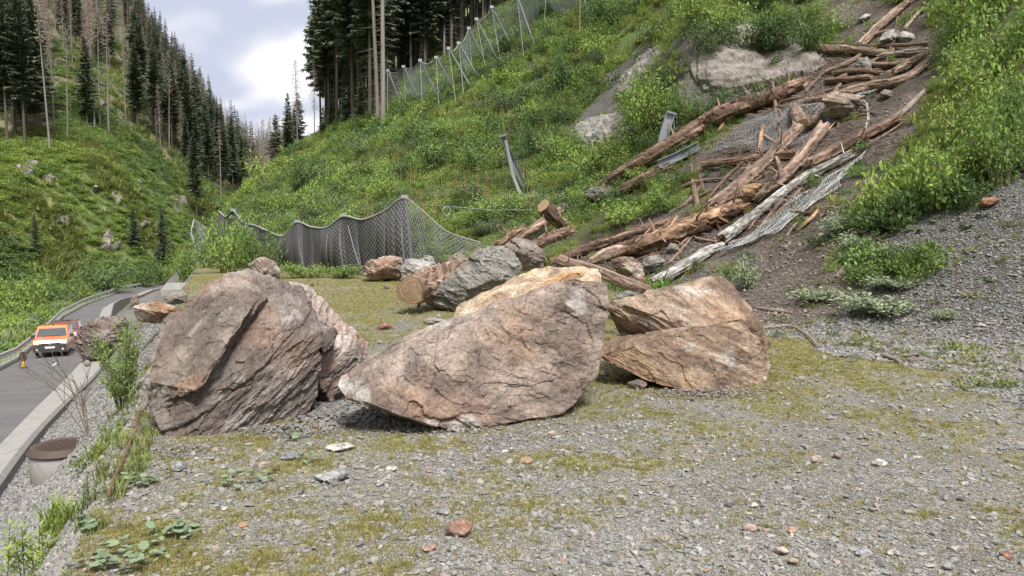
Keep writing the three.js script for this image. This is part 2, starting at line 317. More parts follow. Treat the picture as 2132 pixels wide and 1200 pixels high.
function sweep(rows, prof, closed) {    // prof(row) -> [[offset to the right, height], ...]
  const b = new TB(), W = []; let n = 0;
  for (const r of rows) { const side = V(-r.dir.z, 0, r.dir.x), P = prof(r); n = P.length; for (const [o, h] of P) W.push(b.v(r.p.clone().addScaledVector(side, o).add(V(0, h, 0)), [1, 1, 1])); }
  for (let i = 0; i < rows.length - 1; i++) for (let j = 0; j < (closed ? n : n - 1); j++) { const k = (j + 1) % n, a = W[i * n + j], c = W[i * n + k], e = W[(i + 1) * n + j], f = W[(i + 1) * n + k]; b.i.push(a, c, f, a, f, e); }
  if (closed) for (const i of [0, rows.length - 1]) for (let j = 1; j < n - 1; j++) b.i.push(W[i * n], W[i * n + j], W[i * n + j + 1]);
  return b.geo();
}
function flatShade(g) { const o = g.toNonIndexed(); o.computeVertexNormals(); return o; }
function speckle(seed, a, b, S = 256, f = 0.5) { const D = new Uint8Array(S * S * 4), R = rng(seed); for (let y = 0; y < S; y++) for (let x = 0; x < S; x++) { const n = clamp(0.5 + 0.5 * fbm(x / S * 8, y / S * 8, seed, 4) + (R() - 0.5) * f), o = (y * S + x) * 4; for (let k = 0; k < 3; k++) D[o + k] = 255 * Math.pow(mix(a[k], b[k], n), 1 / 2.2); D[o + 3] = 255; } const t = new THREE.DataTexture(D, S, S, THREE.RGBAFormat); t.wrapS = t.wrapT = THREE.RepeatWrapping; t.magFilter = THREE.LinearFilter; t.colorSpace = THREE.SRGBColorSpace; t.needsUpdate = true; return t; }
function planUV(g, s) { const p = g.attributes.position, u = []; for (let i = 0; i < p.count; i++) u.push((p.getX(i) + p.getY(i) * 0.7) / s, (p.getZ(i) + p.getY(i) * 0.4) / s); g.setAttribute('uv', new THREE.Float32BufferAttribute(u, 2)); return g; }
const asphaltTex = speckle(3, [0.075, 0.073, 0.078], [0.135, 0.131, 0.137], 512);
const concreteTex = speckle(4, [0.2, 0.194, 0.184], [0.315, 0.307, 0.295], 256, 0.25);
const asphalt = new THREE.MeshStandardMaterial({ map: asphaltTex, roughness: 0.9, side: THREE.DoubleSide });
const concrete = new THREE.MeshStandardMaterial({ map: concreteTex, roughness: 0.9, side: THREE.DoubleSide });
const steel = std([0.5, 0.52, 0.54], 0.5, { metalness: 0.1 });
const steelDull = std([0.30, 0.32, 0.35], 0.55, { metalness: 0.35 });
{
  const rows = alongRoad(0, 3, 148, 1.5);
  struct('road', planUV(sweep(rows, () => [[-ROADW - 0.2, 0], [-ROADW / 2, 0.03], [-0.2, 0]]), 6), asphalt);
  // short painted dash
  const dash = alongRoad(-1.4, 38, 40.5, 0.5); struct('road_marking', sweep(dash, () => [[-0.05, 0.036], [0.05, 0.036]]), std([0.55, 0.55, 0.53], 0.8));
  // concrete wall between road and bank, rising towards the bend
    const wt = r => mix(0.16, 1.2, sstep(40, 72, r.d)) * mix(1, 0.3, sstep(78, 100, r.d));
  const wallProf = r => { const k = sstep(11, 34, r.d), w = mix(0.02, 0.85, k), l = mix(-0.48, -0.22, k); return [[l, -0.3], [l, wt(r) * 0.55], [l + 0.06, wt(r) * 0.6], [w - 0.06, wt(r) + 0.02], [w, wt(r) - 0.05], [w, -0.4]]; };
  const rw = thing('retaining_wall', 'long pale concrete kerb wall running beside the road', 'wall');
  for (let d = 3; d < 110; d += 4.8) part(rw, 'wall_segment', planUV(flatShade(sweep(alongRoad(0, d, d + 4.77, 0.53), wallProf, true)), 1.7), concrete);
  // concrete end block by the bushes
  const bp = at(369, 602, 24), blk = new THREE.BoxGeometry(0.86, 0.36, 0.6, 4, 2, 3), q = blk.attributes.position;
  for (let i = 0; i < q.count; i++) { const y = q.getY(i); if (y > 0) { q.setX(i, q.getX(i) * (q.getX(i) < 0 ? 0.7 : 0.85)); q.setZ(i, q.getZ(i) * 0.75); } }
  const block = single('concrete_block', planUV(flatShade(blk), 1.3), concrete, 'pale trapezoid concrete block at the yard edge by green bushes', 'concrete block');
  block.position.set(bp.x, Hxz(bp.x, 24) + 0.16, bp.z); block.rotation.y = 0.25;
}
{ // guard rail on the outer side
  const g = thing('guard_rail', 'curving steel guard rail along the outer edge of the road', 'guard rail');
  const rows = alongRoad(-ROADW - 0.45, 8, 146, 1.0);
  const W = [[0, 0.46], [0.05, 0.50], [0.05, 0.55], [0, 0.59], [0, 0.63], [0.05, 0.67], [0.05, 0.72], [0, 0.77]];
  part(g, 'rail', sweep(rows, () => W), steel);
  part(g, 'rail_foot', planUV(sweep(alongRoad(-ROADW - 0.5, 8, 146, 2), () => [[-0.12, -0.2], [-0.12, 0.14], [0.12, 0.14], [0.12, -0.2]], true), 1.5), concrete);
  const pg = new THREE.BoxGeometry(0.07, 0.8, 0.12).translate(0, 0.34, 0);
  for (const r of alongRoad(-ROADW - 0.55, 8, 146, 2)) { const m = part(g, 'post', pg, steelDull); m.position.copy(r.p); m.rotation.y = Math.atan2(r.dir.x, r.dir.z); }
  const f = thing('wire_fence', 'thin wire fence with slim posts behind the guard rail', 'fence');
  const fr = alongRoad(-ROADW - 2.1, 40, 92, 2.6), pole = new THREE.CylinderGeometry(0.03, 0.03, 1.5, 6).translate(0, 0.45, 0);
  for (const r of fr) { const m = part(f, 'post', pole, steelDull); r.p.y = Hxz(r.p.x, -r.p.z) + 0.1; m.position.copy(r.p); }
  for (const h of [0.35, 0.75, 1.12]) { const b = new TB(); b.tube(fr.map(r => r.p.clone().add(V(0, h, 0))), 0.012, [1, 1, 1], 4); part(f, 'wire', b.geo(), steelDull); }
}
{ // inspection shaft with iron cover
  const p = hit(130, 966, 7), D = -p.z;
  const g = thing('inspection_shaft', 'round concrete shaft with rusty iron grid cover beside the road', 'manhole'); g.position.set(p.x, p.y - 0.12, p.z);
  const R0 = 63 * D / FPX, top = 0.12 + EYE + ray(130, 940)[1] * D - p.y;
  const ring = new THREE.LatheGeometry([[0.0, -0.35], [R0 - 0.02, -0.35], [R0 - 0.02, top - 0.015], [R0 - 0.035, top], [0, top]].map(a => new THREE.Vector2(a[0], a[1])), 40);
  part(g, 'shaft_ring', planUV(ring, 0.9), new THREE.MeshStandardMaterial({ map: speckle(6, [0.3, 0.292, 0.28], [0.46, 0.45, 0.435], 128, 0.25), roughness: 0.9, side: THREE.DoubleSide }));
  const iron = std([0.085, 0.06, 0.052], 0.7, { metalness: 0.2 });
  const rim = new THREE.LatheGeometry([[R0 - 0.1, top + 0.002], [R0 + 0.005, top + 0.002], [R0 + 0.01, top + 0.025], [R0 - 0.02, top + 0.03], [R0 - 0.035, top + 0.10], [R0 - 0.07, top + 0.10], [R0 - 0.075, top + 0.085], [0, top + 0.08]].map(a => new THREE.Vector2(a[0], a[1])), 48);
  const cover = part(g, 'cover', rim, iron);
  const stud = new THREE.BoxGeometry(0.052, 0.02, 0.014);
  for (let i = -9; i <= 9; i++) for (let j = -9; j <= 9; j++) { const x = i * 0.055, z = j * 0.055; if (Math.hypot(x, z) > R0 - 0.1) continue; const m = part(cover, 'stud', stud, iron); m.position.set(x, top + 0.088, z); m.rotation.y = ((i + j) & 1 ? 1 : -1) * 0.785; }
}
// ---------- boulders ----------
function refine(pts, idx, L) {         // split edges longer than L until none is left
  for (let pass = 0; pass < 9; pass++) {
    const mid = new Map(), out = []; let any = false;
    const len = (a, b) => pts[a].distanceTo(pts[b]);
    const m = (a, b) => { const k = a < b ? a * 4194304 + b : b * 4194304 + a; let v = mid.get(k); if (v === undefined) { v = pts.length; pts.push(pts[a].clone().add(pts[b]).multiplyScalar(0.5)); mid.set(k, v); } return v; };
    for (let i = 0; i < idx.length; i += 3) {
      let a = idx[i], b = idx[i + 1], c = idx[i + 2]; const s = [len(a, b) > L, len(b, c) > L, len(c, a) > L], n = s[0] + s[1] + s[2];
      if (!n) { out.push(a, b, c); continue; } any = true;
      if (n === 3) { const x = m(a, b), y = m(b, c), z = m(c, a); out.push(a, x, z, x, b, y, z, y, c, x, y, z); }
      else if (n === 1) { while (!(len(a, b) > L)) [a, b, c] = [b, c, a]; const x = m(a, b); out.push(a, x, c, x, b, c); }
      else { while (len(a, b) > L) [a, b, c] = [b, c, a]; const y = m(b, c), z = m(c, a); out.push(c, z, y); if (len(a, y) < len(b, z)) out.push(a, b, y, a, y, z); else out.push(a, b, z, b, y, z); }
    }
    idx = out; if (!any) break;
  }
  return idx;
}
function weld(g) { const pts = [], idx = [], map = new Map(), p = g.attributes.position; for (let i = 0; i < p.count; i++) { const k = [p.getX(i), p.getY(i), p.getZ(i)].map(v => Math.round(v * 1e4)).join(); let v = map.get(k); if (v === undefined) { v = pts.length; pts.push(V(p.getX(i), p.getY(i), p.getZ(i))); map.set(k, v); } idx.push(v); } return [pts, idx]; }
const worley = (x, y, z) => { // nearest cell: [distance gap to the next, id, offset from its centre]
  const X = Math.floor(x), Y = Math.floor(y), Z = Math.floor(z); let b = 9, b2 = 9, id = 0, ox = 0, oy = 0, oz = 0;
  for (let i = -1; i <= 1; i++) for (let j = -1; j <= 1; j++) for (let k = -1; k <= 1; k++) { const h = h3(X + i, Y + j, Z + k), cx = X + i + h, cy = Y + j + (h * 7.31) % 1, cz = Z + k + (h * 13.7) % 1, dx = x - cx, dy = y - cy, dz = z - cz, q = dx * dx + dy * dy + dz * dz; if (q < b) { b2 = b; b = q; id = h; ox = dx; oy = dy; oz = dz; } else if (q < b2) b2 = q; }
  const a = id * 41.3, e = id * 97.1; return [Math.sqrt(b2) - Math.sqrt(b), id, ox * Math.cos(a) + oy * Math.sin(a) * Math.cos(e) + oz * Math.sin(a) * Math.sin(e)];
};
function rockGeo(hulls, o) {
  // o: L edge length, amp, f, bed (direction across the layers), bedAmp, bedF, round, tone(p, n1) -> colour
  const gs = [];
  hulls.forEach((H, hi) => {
    const [pts, idx0] = weld(new ConvexGeometry(H)); let idx = refine(pts, idx0, o.L);
    const n = pts.length, bed = (o.bed || V(0.3, 0.8, 0.2)).clone().normalize(), s0 = (o.seed || 1) * 13.7 + hi * 5.1;
    for (let it = 0; it < (o.round ?? 2); it++) { // soften the hull's edges a little
      const acc = pts.map(() => V()), cnt = new Float32Array(n);
      for (let i = 0; i < idx.length; i += 3) for (let k = 0; k < 3; k++) { const a = idx[i + k], b = idx[i + (k + 1) % 3]; acc[a].add(pts[b]); acc[b].add(pts[a]); cnt[a]++; cnt[b]++; }
      for (let i = 0; i < n; i++) pts[i].lerp(acc[i].divideScalar(cnt[i]), 0.5);
    }
    const nor = pts.map(() => V()), e1 = V(), e2 = V();
    for (let i = 0; i < idx.length; i += 3) { const a = pts[idx[i]], b = pts[idx[i + 1]], c = pts[idx[i + 2]]; e1.subVectors(b, a); e2.subVectors(c, a); e1.cross(e2); for (let k = 0; k < 3; k++) nor[idx[i + k]].add(e1); }
    const pos = [], col = [], T1 = V(1, 0, 0).cross(bed).normalize(), T2 = V().crossVectors(bed, T1);
    const fol = (p, f, k) => noise(p.dot(bed) * f * k + s0, p.dot(T1) * f, p.dot(T2) * f);
    for (let i = 0; i < n; i++) {
      const p = pts[i], N = nor[i].normalize(), f = o.f;
      const big = fbm(p.x * f + s0, p.y * f, p.z * f, 3);
      const st = p.dot(bed) * o.bedF + 0.9 * fbm(p.x * f * 0.8, p.y * f * 0.8 + s0, p.z * f * 0.8, 2), fr = st - Math.floor(st), face = 1 - Math.abs(N.dot(bed));
      const step = (fr < 0.8 ? fr / 0.8 : (1 - fr) / 0.2) * (0.4 + 0.6 * h3(Math.floor(st), hi, o.seed || 1)) * sstep(-0.2, 0.3, noise(p.x * 2.3 + s0, p.y * 2.3, p.z * 2.3) + 0.15);
      const fine = fol(p, f * 2.5, 5) * 0.5 + fol(p, f * 6, 4) * 0.3 + fbm(p.x * f * 9, p.y * f * 9, p.z * f * 9 + s0, 2) * 0.4;
      const pit = -Math.pow(clamp(fbm(p.x * f * 3.1, p.y * f * 3.1 + s0, p.z * f * 3.1, 2) - 0.12, 0, 1), 1) * 1.4;
      // chipped facets: flat scales, longer along the layers
      const u = p.dot(bed) * 2.2, v1 = p.dot(T1), v2 = p.dot(T2), wx = 0.25 * noise(v1 * f * 3, v2 * f * 3, u * f * 2);
      const w1 = worley(u * f * 1.1 + wx + s0, v1 * f * 0.9 + wx, v2 * f * 0.9), w2 = worley(u * f * 3.2 + s0, v1 * f * 2.4 + wx, v2 * f * 2.4), w3 = worley(u * f * 8 + s0, v1 * f * 5.5 + wx, v2 * f * 5.5);
      const chip = (w1[2] * 1.0 + (w1[1] - 0.5) * 0.5) + 0.5 * (w2[2] * 1.0 + (w2[1] - 0.5) * 0.6) + 0.24 * (w3[2] + (w3[1] - 0.5)), crack = -0.5 * sstep(0.07, 0, w1[0]) * (w1[1] > 0.45 ? 1 : 0.2);
      const dsp = o.amp * (0.8 * big + 0.6 * pit + (o.chip ?? 0.75) * chip + crack * 0.3) + o.bedAmp * (step - 0.5) * face + o.amp * 0.2 * fine;
      p.addScaledVector(N, dsp); pos.push(p.x, p.y, p.z);
      const c = o.tone(p, { big, fine, fol: fol(p, f * 1.6, 4), pit, step, str: o.streak ? o.streak * (0.6 * noise(p.dot(bed) * 55 + s0 + 1.5 * noise(p.x * 4, p.y * 4, p.z * 4), v1 * 5, v2 * 5) + 0.6 * noise(p.dot(bed) * 24 + s0, v1 * 2.5, v2 * 2.5)) : 0, s0, hi, N, w1, w2, w3 }); const g = 0.8 + 0.4 * h3(i, hi, 7); col.push(c[0] * g * 0.7, c[1] * g * 0.7, c[2] * g * 0.7);
    }
    const g = new THREE.BufferGeometry(); g.setAttribute('position', new THREE.Float32BufferAttribute(pos, 3)); g.setAttribute('color', new THREE.Float32BufferAttribute(col, 3)); g.setIndex(idx); g.computeVertexNormals(); gs.push(g);
  });
  const G = gs.length > 1 ? mergeGeometries(gs) : gs[0]; return o.crisp === false ? G : toCreasedNormals(G, 0.3);
}
const rockMat = vcol(0.88);
// palettes: warm brown gneiss, grey gneiss, ochre
function palette(a, b, rust, rustAmt, white, whiteAmt) {
  return (p, q) => {
    let c = mix3(a, b, sstep(-0.35, 0.4, q.fol * 0.6 + fbm(p.x * 2 + q.s0, p.y * 2, p.z * 2, 3)));
    c = mix3(c, rust, rustAmt * sstep(0.0, 0.42, fbm(p.x * 1.7 + 9, p.y * 1.7 + q.s0, p.z * 1.7, 4) + q.fol * 0.14));
    c = mix3(c, white, whiteAmt * sstep(0.2, 0.42, fbm(p.x * 3.1, p.y * 3.1 + 4, p.z * 3.1 + q.s0, 4) + q.fol * 0.12));
    const lay = noise(p.x * 14 + q.s0, p.y * 30, p.z * 14) * 0.4 + noise(p.x * 40, p.y * 55 + q.s0, p.z * 40) * 0.7;
    return sc3(c, clamp(1 + (q.str || 0) + 0.2 * q.fine + 0.16 * q.fol + 0.3 * lay + 0.3 * (q.w2[1] - 0.5) + 0.24 * (q.w3[1] - 0.5) + 0.34 * noise(p.x * 75, p.y * 75, p.z * 75) - 0.25 * sstep(0.06, 0, q.w2[0]) * (q.w2[1] > 0.6 ? 1 : 0), 0.35, 1.8));
  };
}
const brown = palette([0.165, 0.127, 0.11], [0.25, 0.205, 0.18], [0.27, 0.13, 0.065], 0.5, [0.42, 0.4, 0.38], 0.35);
const darkBrown = palette([0.16, 0.128, 0.114], [0.25, 0.213, 0.195], [0.24, 0.12, 0.07], 0.4, [0.36, 0.345, 0.33], 0.3);
const pinkBrown = palette([0.19, 0.143, 0.122], [0.305, 0.245, 0.212], [0.29, 0.165, 0.1], 0.45, [0.52, 0.5, 0.48], 0.6);
const ochre = palette([0.22, 0.15, 0.108], [0.345, 0.255, 0.19], [0.37, 0.21, 0.1], 0.45, [0.52, 0.5, 0.48], 0.5);
const grey = palette([0.17, 0.161, 0.15], [0.27, 0.256, 0.24], [0.24, 0.16, 0.1], 0.4, [0.42, 0.42, 0.41], 0.3);
const paleGrey = palette([0.25, 0.245, 0.24], [0.4, 0.39, 0.38], [0.34, 0.24, 0.16], 0.4, [0.55, 0.55, 0.54], 0.4);
const P = L => L.map(a => at(...a));
{ // the tall brown boulder
  const body = P([[302, 800, 6.35], [318, 745, 6.7], [340, 668, 6.95], [375, 905, 5.98], [352, 930, 5.92], [420, 925, 5.98], [430, 590, 7.05], [455, 577, 7.1], [512, 562, 7.2], [570, 590, 7.0], [630, 600, 7.25], [610, 660, 6.55], [668, 690, 6.6], [672, 760, 6.62], [655, 850, 6.7], [540, 902, 6.35], [470, 800, 6.12], [405, 820, 6.02], [345, 905, 6.0], [480, 640, 6.6],
    [360, 700, 8.1], [560, 590, 8.2], [640, 640, 8.2], [380, 850, 7.9], [640, 800, 8.0]]);
  const slab = P([[304, 795, 6.25], [322, 740, 6.6], [345, 672, 6.85], [405, 812, 5.9], [425, 800, 5.93], [470, 715, 6.1], [520, 645, 6.35], [555, 605, 6.75], [432, 588, 7.0], [512, 563, 7.15], [330, 850, 6.15], [350, 800, 7.5], [450, 640, 7.6], [530, 640, 7.2]]);
  const tail = P([[600, 585, 7.4], [632, 590, 7.35], [655, 622, 7.35], [700, 650, 7.5], [742, 692, 7.55], [765, 714, 7.45], [762, 750, 7.3], [720, 800, 7.2], [660, 700, 6.9], [665, 800, 6.95], [690, 840, 7.1], [745, 720, 8.1], [620, 620, 8.4], [700, 760, 8.2], [600, 800, 7.6]]);
  const knob = P([[668, 690, 6.75], [695, 685, 6.85], [692, 720, 6.8], [670, 735, 6.75], [650, 680, 7.0], [690, 730, 7.2], [650, 740, 7.1]]);
  const tone = (p, q) => q.hi === 2 ? palette([0.28, 0.225, 0.2], [0.42, 0.36, 0.33], [0.3, 0.14, 0.08], 0.5, [0.55, 0.52, 0.5], 0.5)(p, q) : q.hi === 1 ? brown(p, q) : darkBrown(p, q);
  single('boulder', rockGeo([body, slab, tail, knob], { L: 0.017, amp: 0.052, f: 2.4, bed: V(-0.45, 0.7, 0.5), bedAmp: 0.018, bedF: 5, seed: 3, round: 1, chip: 0.5, tone }), rockMat, 'tall dark brown boulder with a diagonal ledge, nearest the road', 'boulder', 'large fallen boulders on the yard');
}
{ // the pale slab tilted on its edge
  const main = P([[1190, 577, 7.0], [1262, 592, 7.1], [1266, 650, 7.05], [1250, 735, 6.9], [1240, 782, 6.8], [1196, 842, 6.6], [1165, 862, 6.5], [1100, 866, 6.38], [1040, 884, 6.25], [958, 905, 6.12], [895, 884, 6.0], [840, 868, 5.95], [765, 838, 5.95], [722, 830, 6.0], [702, 802, 6.1], [708, 785, 6.2], [742, 762, 6.35], [862, 692, 6.75], [945, 668, 7.0], [1050, 640, 7.2], [1120, 600, 7.2],
    [1240, 640, 7.9], [1200, 800, 7.4], [960, 890, 6.7], [800, 800, 6.9], [950, 700, 7.6], [1180, 620, 7.8]]);
  const back = P([[940, 668, 7.15], [948, 640, 7.4], [1005, 618, 7.5], [1080, 600, 7.6], [1130, 598, 7.4], [1100, 640, 7.2], [1000, 660, 7.15], [1240, 570, 8.2], [1195, 565, 7.9], [1090, 572, 8.4], [950, 690, 8.2], [1240, 740, 8.3], [1000, 760, 8.0]]);
  const top = P([[1085, 590, 7.9], [1095, 565, 8.2], [1140, 556, 8.3], [1200, 554, 8.2], [1245, 560, 8.1], [1255, 590, 7.9], [1180, 620, 7.8], [1120, 680, 8.2], [1240, 700, 8.4], [1150, 600, 8.8]]);
  const tone = (p, q) => q.hi ? palette([0.34, 0.24, 0.16], [0.5, 0.4, 0.3], [0.5, 0.25, 0.08], 0.6, [0.6, 0.58, 0.56], 0.5)(p, q) : pinkBrown(p, q);
  single('boulder', rockGeo([main, back, top], { L: 0.016, amp: 0.04, f: 2.9, bed: V(0.4, 0.8, 0.5), bedAmp: 0.02, bedF: 8, seed: 11, round: 0, chip: 0.45, streak: 0.1, tone }), rockMat, 'broad pinkish slab boulder tilted on its pointed lower edge', 'boulder', 'large fallen boulders on the yard');
  single('rock', rockGeo([P([[1130, 612, 7.25], [1150, 590, 7.3], [1178, 586, 7.35], [1210, 606, 7.25], [1190, 622, 7.15], [1150, 622, 7.15], [1170, 630, 7.5]])], { L: 0.03, amp: 0.02, f: 4, bedAmp: 0.01, bedF: 9, seed: 4, tone: grey }), rockMat, 'small grey rock lying on top of the pinkish slab', 'rock');
}
{ // ochre boulder with a stepped ledge
  const upper = P([[1264, 642, 8.5], [1285, 658, 8.42], [1270, 628, 8.55], [1300, 634, 8.35], [1420, 600, 8.35], [1480, 574, 8.7], [1500, 576, 8.7], [1524, 590, 8.55], [1572, 655, 8.6], [1577, 690, 8.5], [1543, 665, 8.1], [1440, 685, 8.05], [1385, 692, 8.2], [1320, 682, 8.42], [1400, 780, 8.6], [1570, 780, 8.6], [1490, 610, 9.7], [1320, 650, 9.5], [1610, 720, 9.3], [1300, 720, 9.3]]);
  const lower = P([[1248, 738, 7.95], [1252, 722, 8.15], [1290, 694, 8.75], [1385, 694, 7.95], [1440, 684, 7.85], [1545, 665, 7.95], [1572, 690, 8.1], [1603, 745, 8.2], [1608, 762, 8.25], [1592, 800, 8.1], [1575, 815, 7.95], [1480, 820, 7.65], [1425, 812, 7.6], [1345, 793, 7.75], [1255, 748, 7.95], [1320, 720, 7.85], [1600, 780, 9.0], [1330, 760, 9.0], [1420, 830, 8.4], [1560, 825, 8.5]]);
  single('boulder', rockGeo([upper, lower], { L: 0.018, amp: 0.026, f: 2.8, bed: V(0.42, 0.88, 0.22), bedAmp: 0.022, bedF: 15, seed: 23, round: 0, chip: 0.5, streak: 0.32, tone: ochre }), rockMat, 'ochre brown boulder with a stepped ledge across its middle', 'boulder', 'large fallen boulders on the yard');
}
// smaller boulders: outline points with their own distances, then a back
function rockAt(name, outline, d, thick, tone, label, group, o = {}) {
  const H = [], cx = outline.reduce((s, a) => s + a[0], 0) / outline.length, cy = outline.reduce((s, a) => s + a[1], 0) / outline.length, k = rng(Math.round(cx * 7 + cy));
  outline.forEach(([x, y, dd]) => { H.push(at(x, y, d + (dd ?? 0) + (k() - 0.3) * thick * 0.25)); H.push(at(mix(cx, x, 0.8), mix(cy, y, 0.8), d + thick * (0.7 + 0.4 * k()))); });
  (o.face || [[cx, cy]]).forEach(([x, y]) => H.push(at(x, y, d - thick * 0.35)));
  const L = Math.max(0.02, d * 0.0026);
  const rock = rockGeo([H], { L, amp: 0.05 * thick, f: 2.2 / Math.max(0.5, thick), bed: o.bed || V(0.3, 0.85, 0.2), bedAmp: (o.bedAmp ?? 0.03) * thick, bedF: 5 / thick, seed: Math.round(cx), round: 1, tone });
  if (o.raw) return rock;
  return single(name, rock, rockMat, label, 'rock', group);
}
const GB = 'fallen boulders beyond the big three';
rockAt('boulder', [[880, 628], [893, 612], [930, 588], [985, 528], [1005, 516], [1042, 512], [1066, 522], [1086, 558], [1078, 585], [1062, 602], [1000, 635], [942, 650], [910, 642]], 15.3, 1.1, grey, 'grey boulder leaning with a sharp ridge behind the shaggy log', GB, { face: [[985, 600], [1030, 580]] });
rockAt('boulder', [[915, 562], [930, 540], [955, 522], [975, 540], [972, 560], [945, 583], [925, 580]], 17, 0.7, brown, 'small brown block wedged between shaggy log and grey boulder', GB);
rockAt('boulder', [[1050, 512], [1062, 498], [1085, 495], [1115, 505], [1136, 530], [1135, 555], [1110, 566], [1075, 562]], 19, 1.1, darkBrown, 'rounded brown boulder just behind the grey ridge boulder', GB, { bedAmp: 0.06 });
rockAt('boulder', [[1272, 540], [1290, 534], [1318, 536], [1338, 552], [1346, 590], [1335, 600], [1300, 590], [1285, 570]], 13.4, 0.55, palette([0.2, 0.13, 0.1], [0.42, 0.36, 0.31], [0.25, 0.12, 0.08], 0.6, [0.55, 0.52, 0.5], 0.5), 'pale and red brown rock above the ochre boulder', GB);
rockAt('boulder', [[754, 556], [770, 540], [800, 534], [838, 536], [842, 560], [832, 584], [780, 584], [756, 575]], 24.4, 1.1, palette([0.26, 0.17, 0.13], [0.42, 0.33, 0.28], [0.3, 0.14, 0.08], 0.5, [0.6, 0.58, 0.56], 0.7), 'reddish brown boulder in front of the grey net barrier', GB);
rockAt('boulder', [[832, 560], [845, 540], [880, 538], [905, 548], [908, 575], [880, 588], [838, 586]], 24, 0.9, paleGrey, 'pale grey boulder touching the reddish one at the net', GB);
rockAt('boulder', [[874, 545], [885, 532], [902, 534], [908, 550], [895, 562]], 25.2, 0.5, paleGrey, 'small pale grey stone behind the pale grey boulder', GB);
rockAt('boulder', [[512, 560], [530, 540], [552, 536], [576, 546], [584, 572], [580, 600], [520, 600]], 20, 0.9, pinkBrown, 'light brown boulder peeping over the tall dark boulder', GB);
rockAt('boulder', [[150, 720], [162, 690], [190, 664], [230, 655], [262, 660], [268, 700], [262, 745], [220, 757], [175, 752]], 37.5, 2.2, darkBrown, 'big brown boulder lying against the road wall near the van', GB);
rockAt('boulder', [[272, 640], [300, 630], [345, 630], [368, 642], [372, 660], [330, 674], [290, 672]], 13.6, 0.6, palette([0.3, 0.18, 0.11], [0.42, 0.33, 0.27], [0.45, 0.22, 0.09], 0.7, [0.4, 0.4, 0.4], 0.3), 'flat orange brown slab on the yard edge', GB);
rockAt('rock', [[342, 622], [355, 612], [380, 604], [392, 612], [390, 630], [360, 636], [345, 634]], 14.6, 0.3, grey, 'small dark grey block on the orange brown slab', GB);
rockAt('rock', [[268, 640], [272, 622], [284, 612], [290, 630], [288, 650]], 16, 0.25, brown, 'narrow brown rock standing behind the orange slab', GB);
// slide rocks
const at2 = (pts, lift = 0) => { const c = pts.reduce((s, a) => [s[0] + a[0] / pts.length, Math.max(s[1], a[1])], [0, 0]); return -hit(c[0], c[1] - lift, 5).z; };
function slideRock(pts, thick, tone, label, o) { return rockAt('boulder', pts, at2(pts, 4) - thick * 0.3, thick, tone, label, 'rocks lodged in the slide', o); }
slideRock([[1712, 208], [1718, 196], [1760, 192], [1806, 198], [1808, 206], [1790, 238], [1755, 246], [1728, 244]], 1.3, palette([0.24, 0.19, 0.16], [0.36, 0.3, 0.26], [0.3, 0.2, 0.12], 0.3, [0.45, 0.44, 0.42], 0.3), 'flat topped grey brown slab wedged among the upper logs');
slideRock([[1530, 412], [1545, 390], [1568, 380], [1588, 384], [1580, 408], [1550, 430]], 0.8, palette([0.2, 0.13, 0.09], [0.34, 0.25, 0.18], [0.36, 0.18, 0.07], 0.6, [0.4, 0.38, 0.36], 0.2), 'rusty brown rock caught behind the shattered trunk');
slideRock([[1215, 400], [1235, 390], [1268, 388], [1300, 398], [1310, 415], [1280, 424], [1240, 420]], 1.0, grey, 'grey rock half buried below the long bare log');
slideRock([[1160, 425], [1178, 420], [1205, 428], [1210, 440], [1180, 448], [1165, 440]], 0.7, palette([0.12, 0.1, 0.085], [0.2, 0.17, 0.15], [0.2, 0.12, 0.08], 0.4, [0.3, 0.3, 0.3], 0.2), 'dark flat rock behind the sawn log stub');
slideRock([[1828, 85], [1842, 66], [1862, 62], [1872, 76], [1868, 92], [1840, 96]], 0.8, paleGrey, 'pale grey rock high in the slide under the steep log');
slideRock([[1866, 76], [1880, 64], [1902, 70], [1908, 82], [1880, 90]], 0.6, paleGrey, 'pale grey slab beside the bushes high in the slide');
slideRock([[1779, 136], [1788, 120], [1806, 118], [1820, 134], [1814, 150], [1785, 151]], 0.6, grey, 'grey block sitting on the stacked logs');
slideRock([[1830, 195], [1842, 185], [1858, 190], [1860, 204], [1838, 206]], 0.5, brown, 'brown rock beneath the curved log');
slideRock([[1786, 40], [1802, 28], [1816, 30], [1808, 42], [1795, 46]], 0.5, paleGrey, 'pale flat stone on the bare brown soil chute');
slideRock([[1725, 45], [1735, 32], [1742, 44], [1738, 58], [1728, 56]], 0.45, paleGrey, 'pale stone beside the shotcrete wall top');
slideRock([[1680, 262], [1690, 240], [1712, 236], [1716, 262], [1700, 274]], 0.6, brown, 'brown rock hidden under the forked log stub');
slideRock([[1330, 560], [1345, 535], [1372, 530], [1385, 545], [1372, 562], [1345, 570]], 0.6, grey, 'grey rock under the shattered trunk');
slideRock([[1386, 520], [1396, 506], [1410, 508], [1416, 522], [1400, 530]], 0.4, grey, 'small grey rock beside the shattered trunk');
slideRock([[1272, 622], [1290, 610], [1322, 600], [1334, 612], [1310, 628], [1280, 632]], 0.4, grey, 'dark grey rock between the pinkish slab and ochre boulder', {});
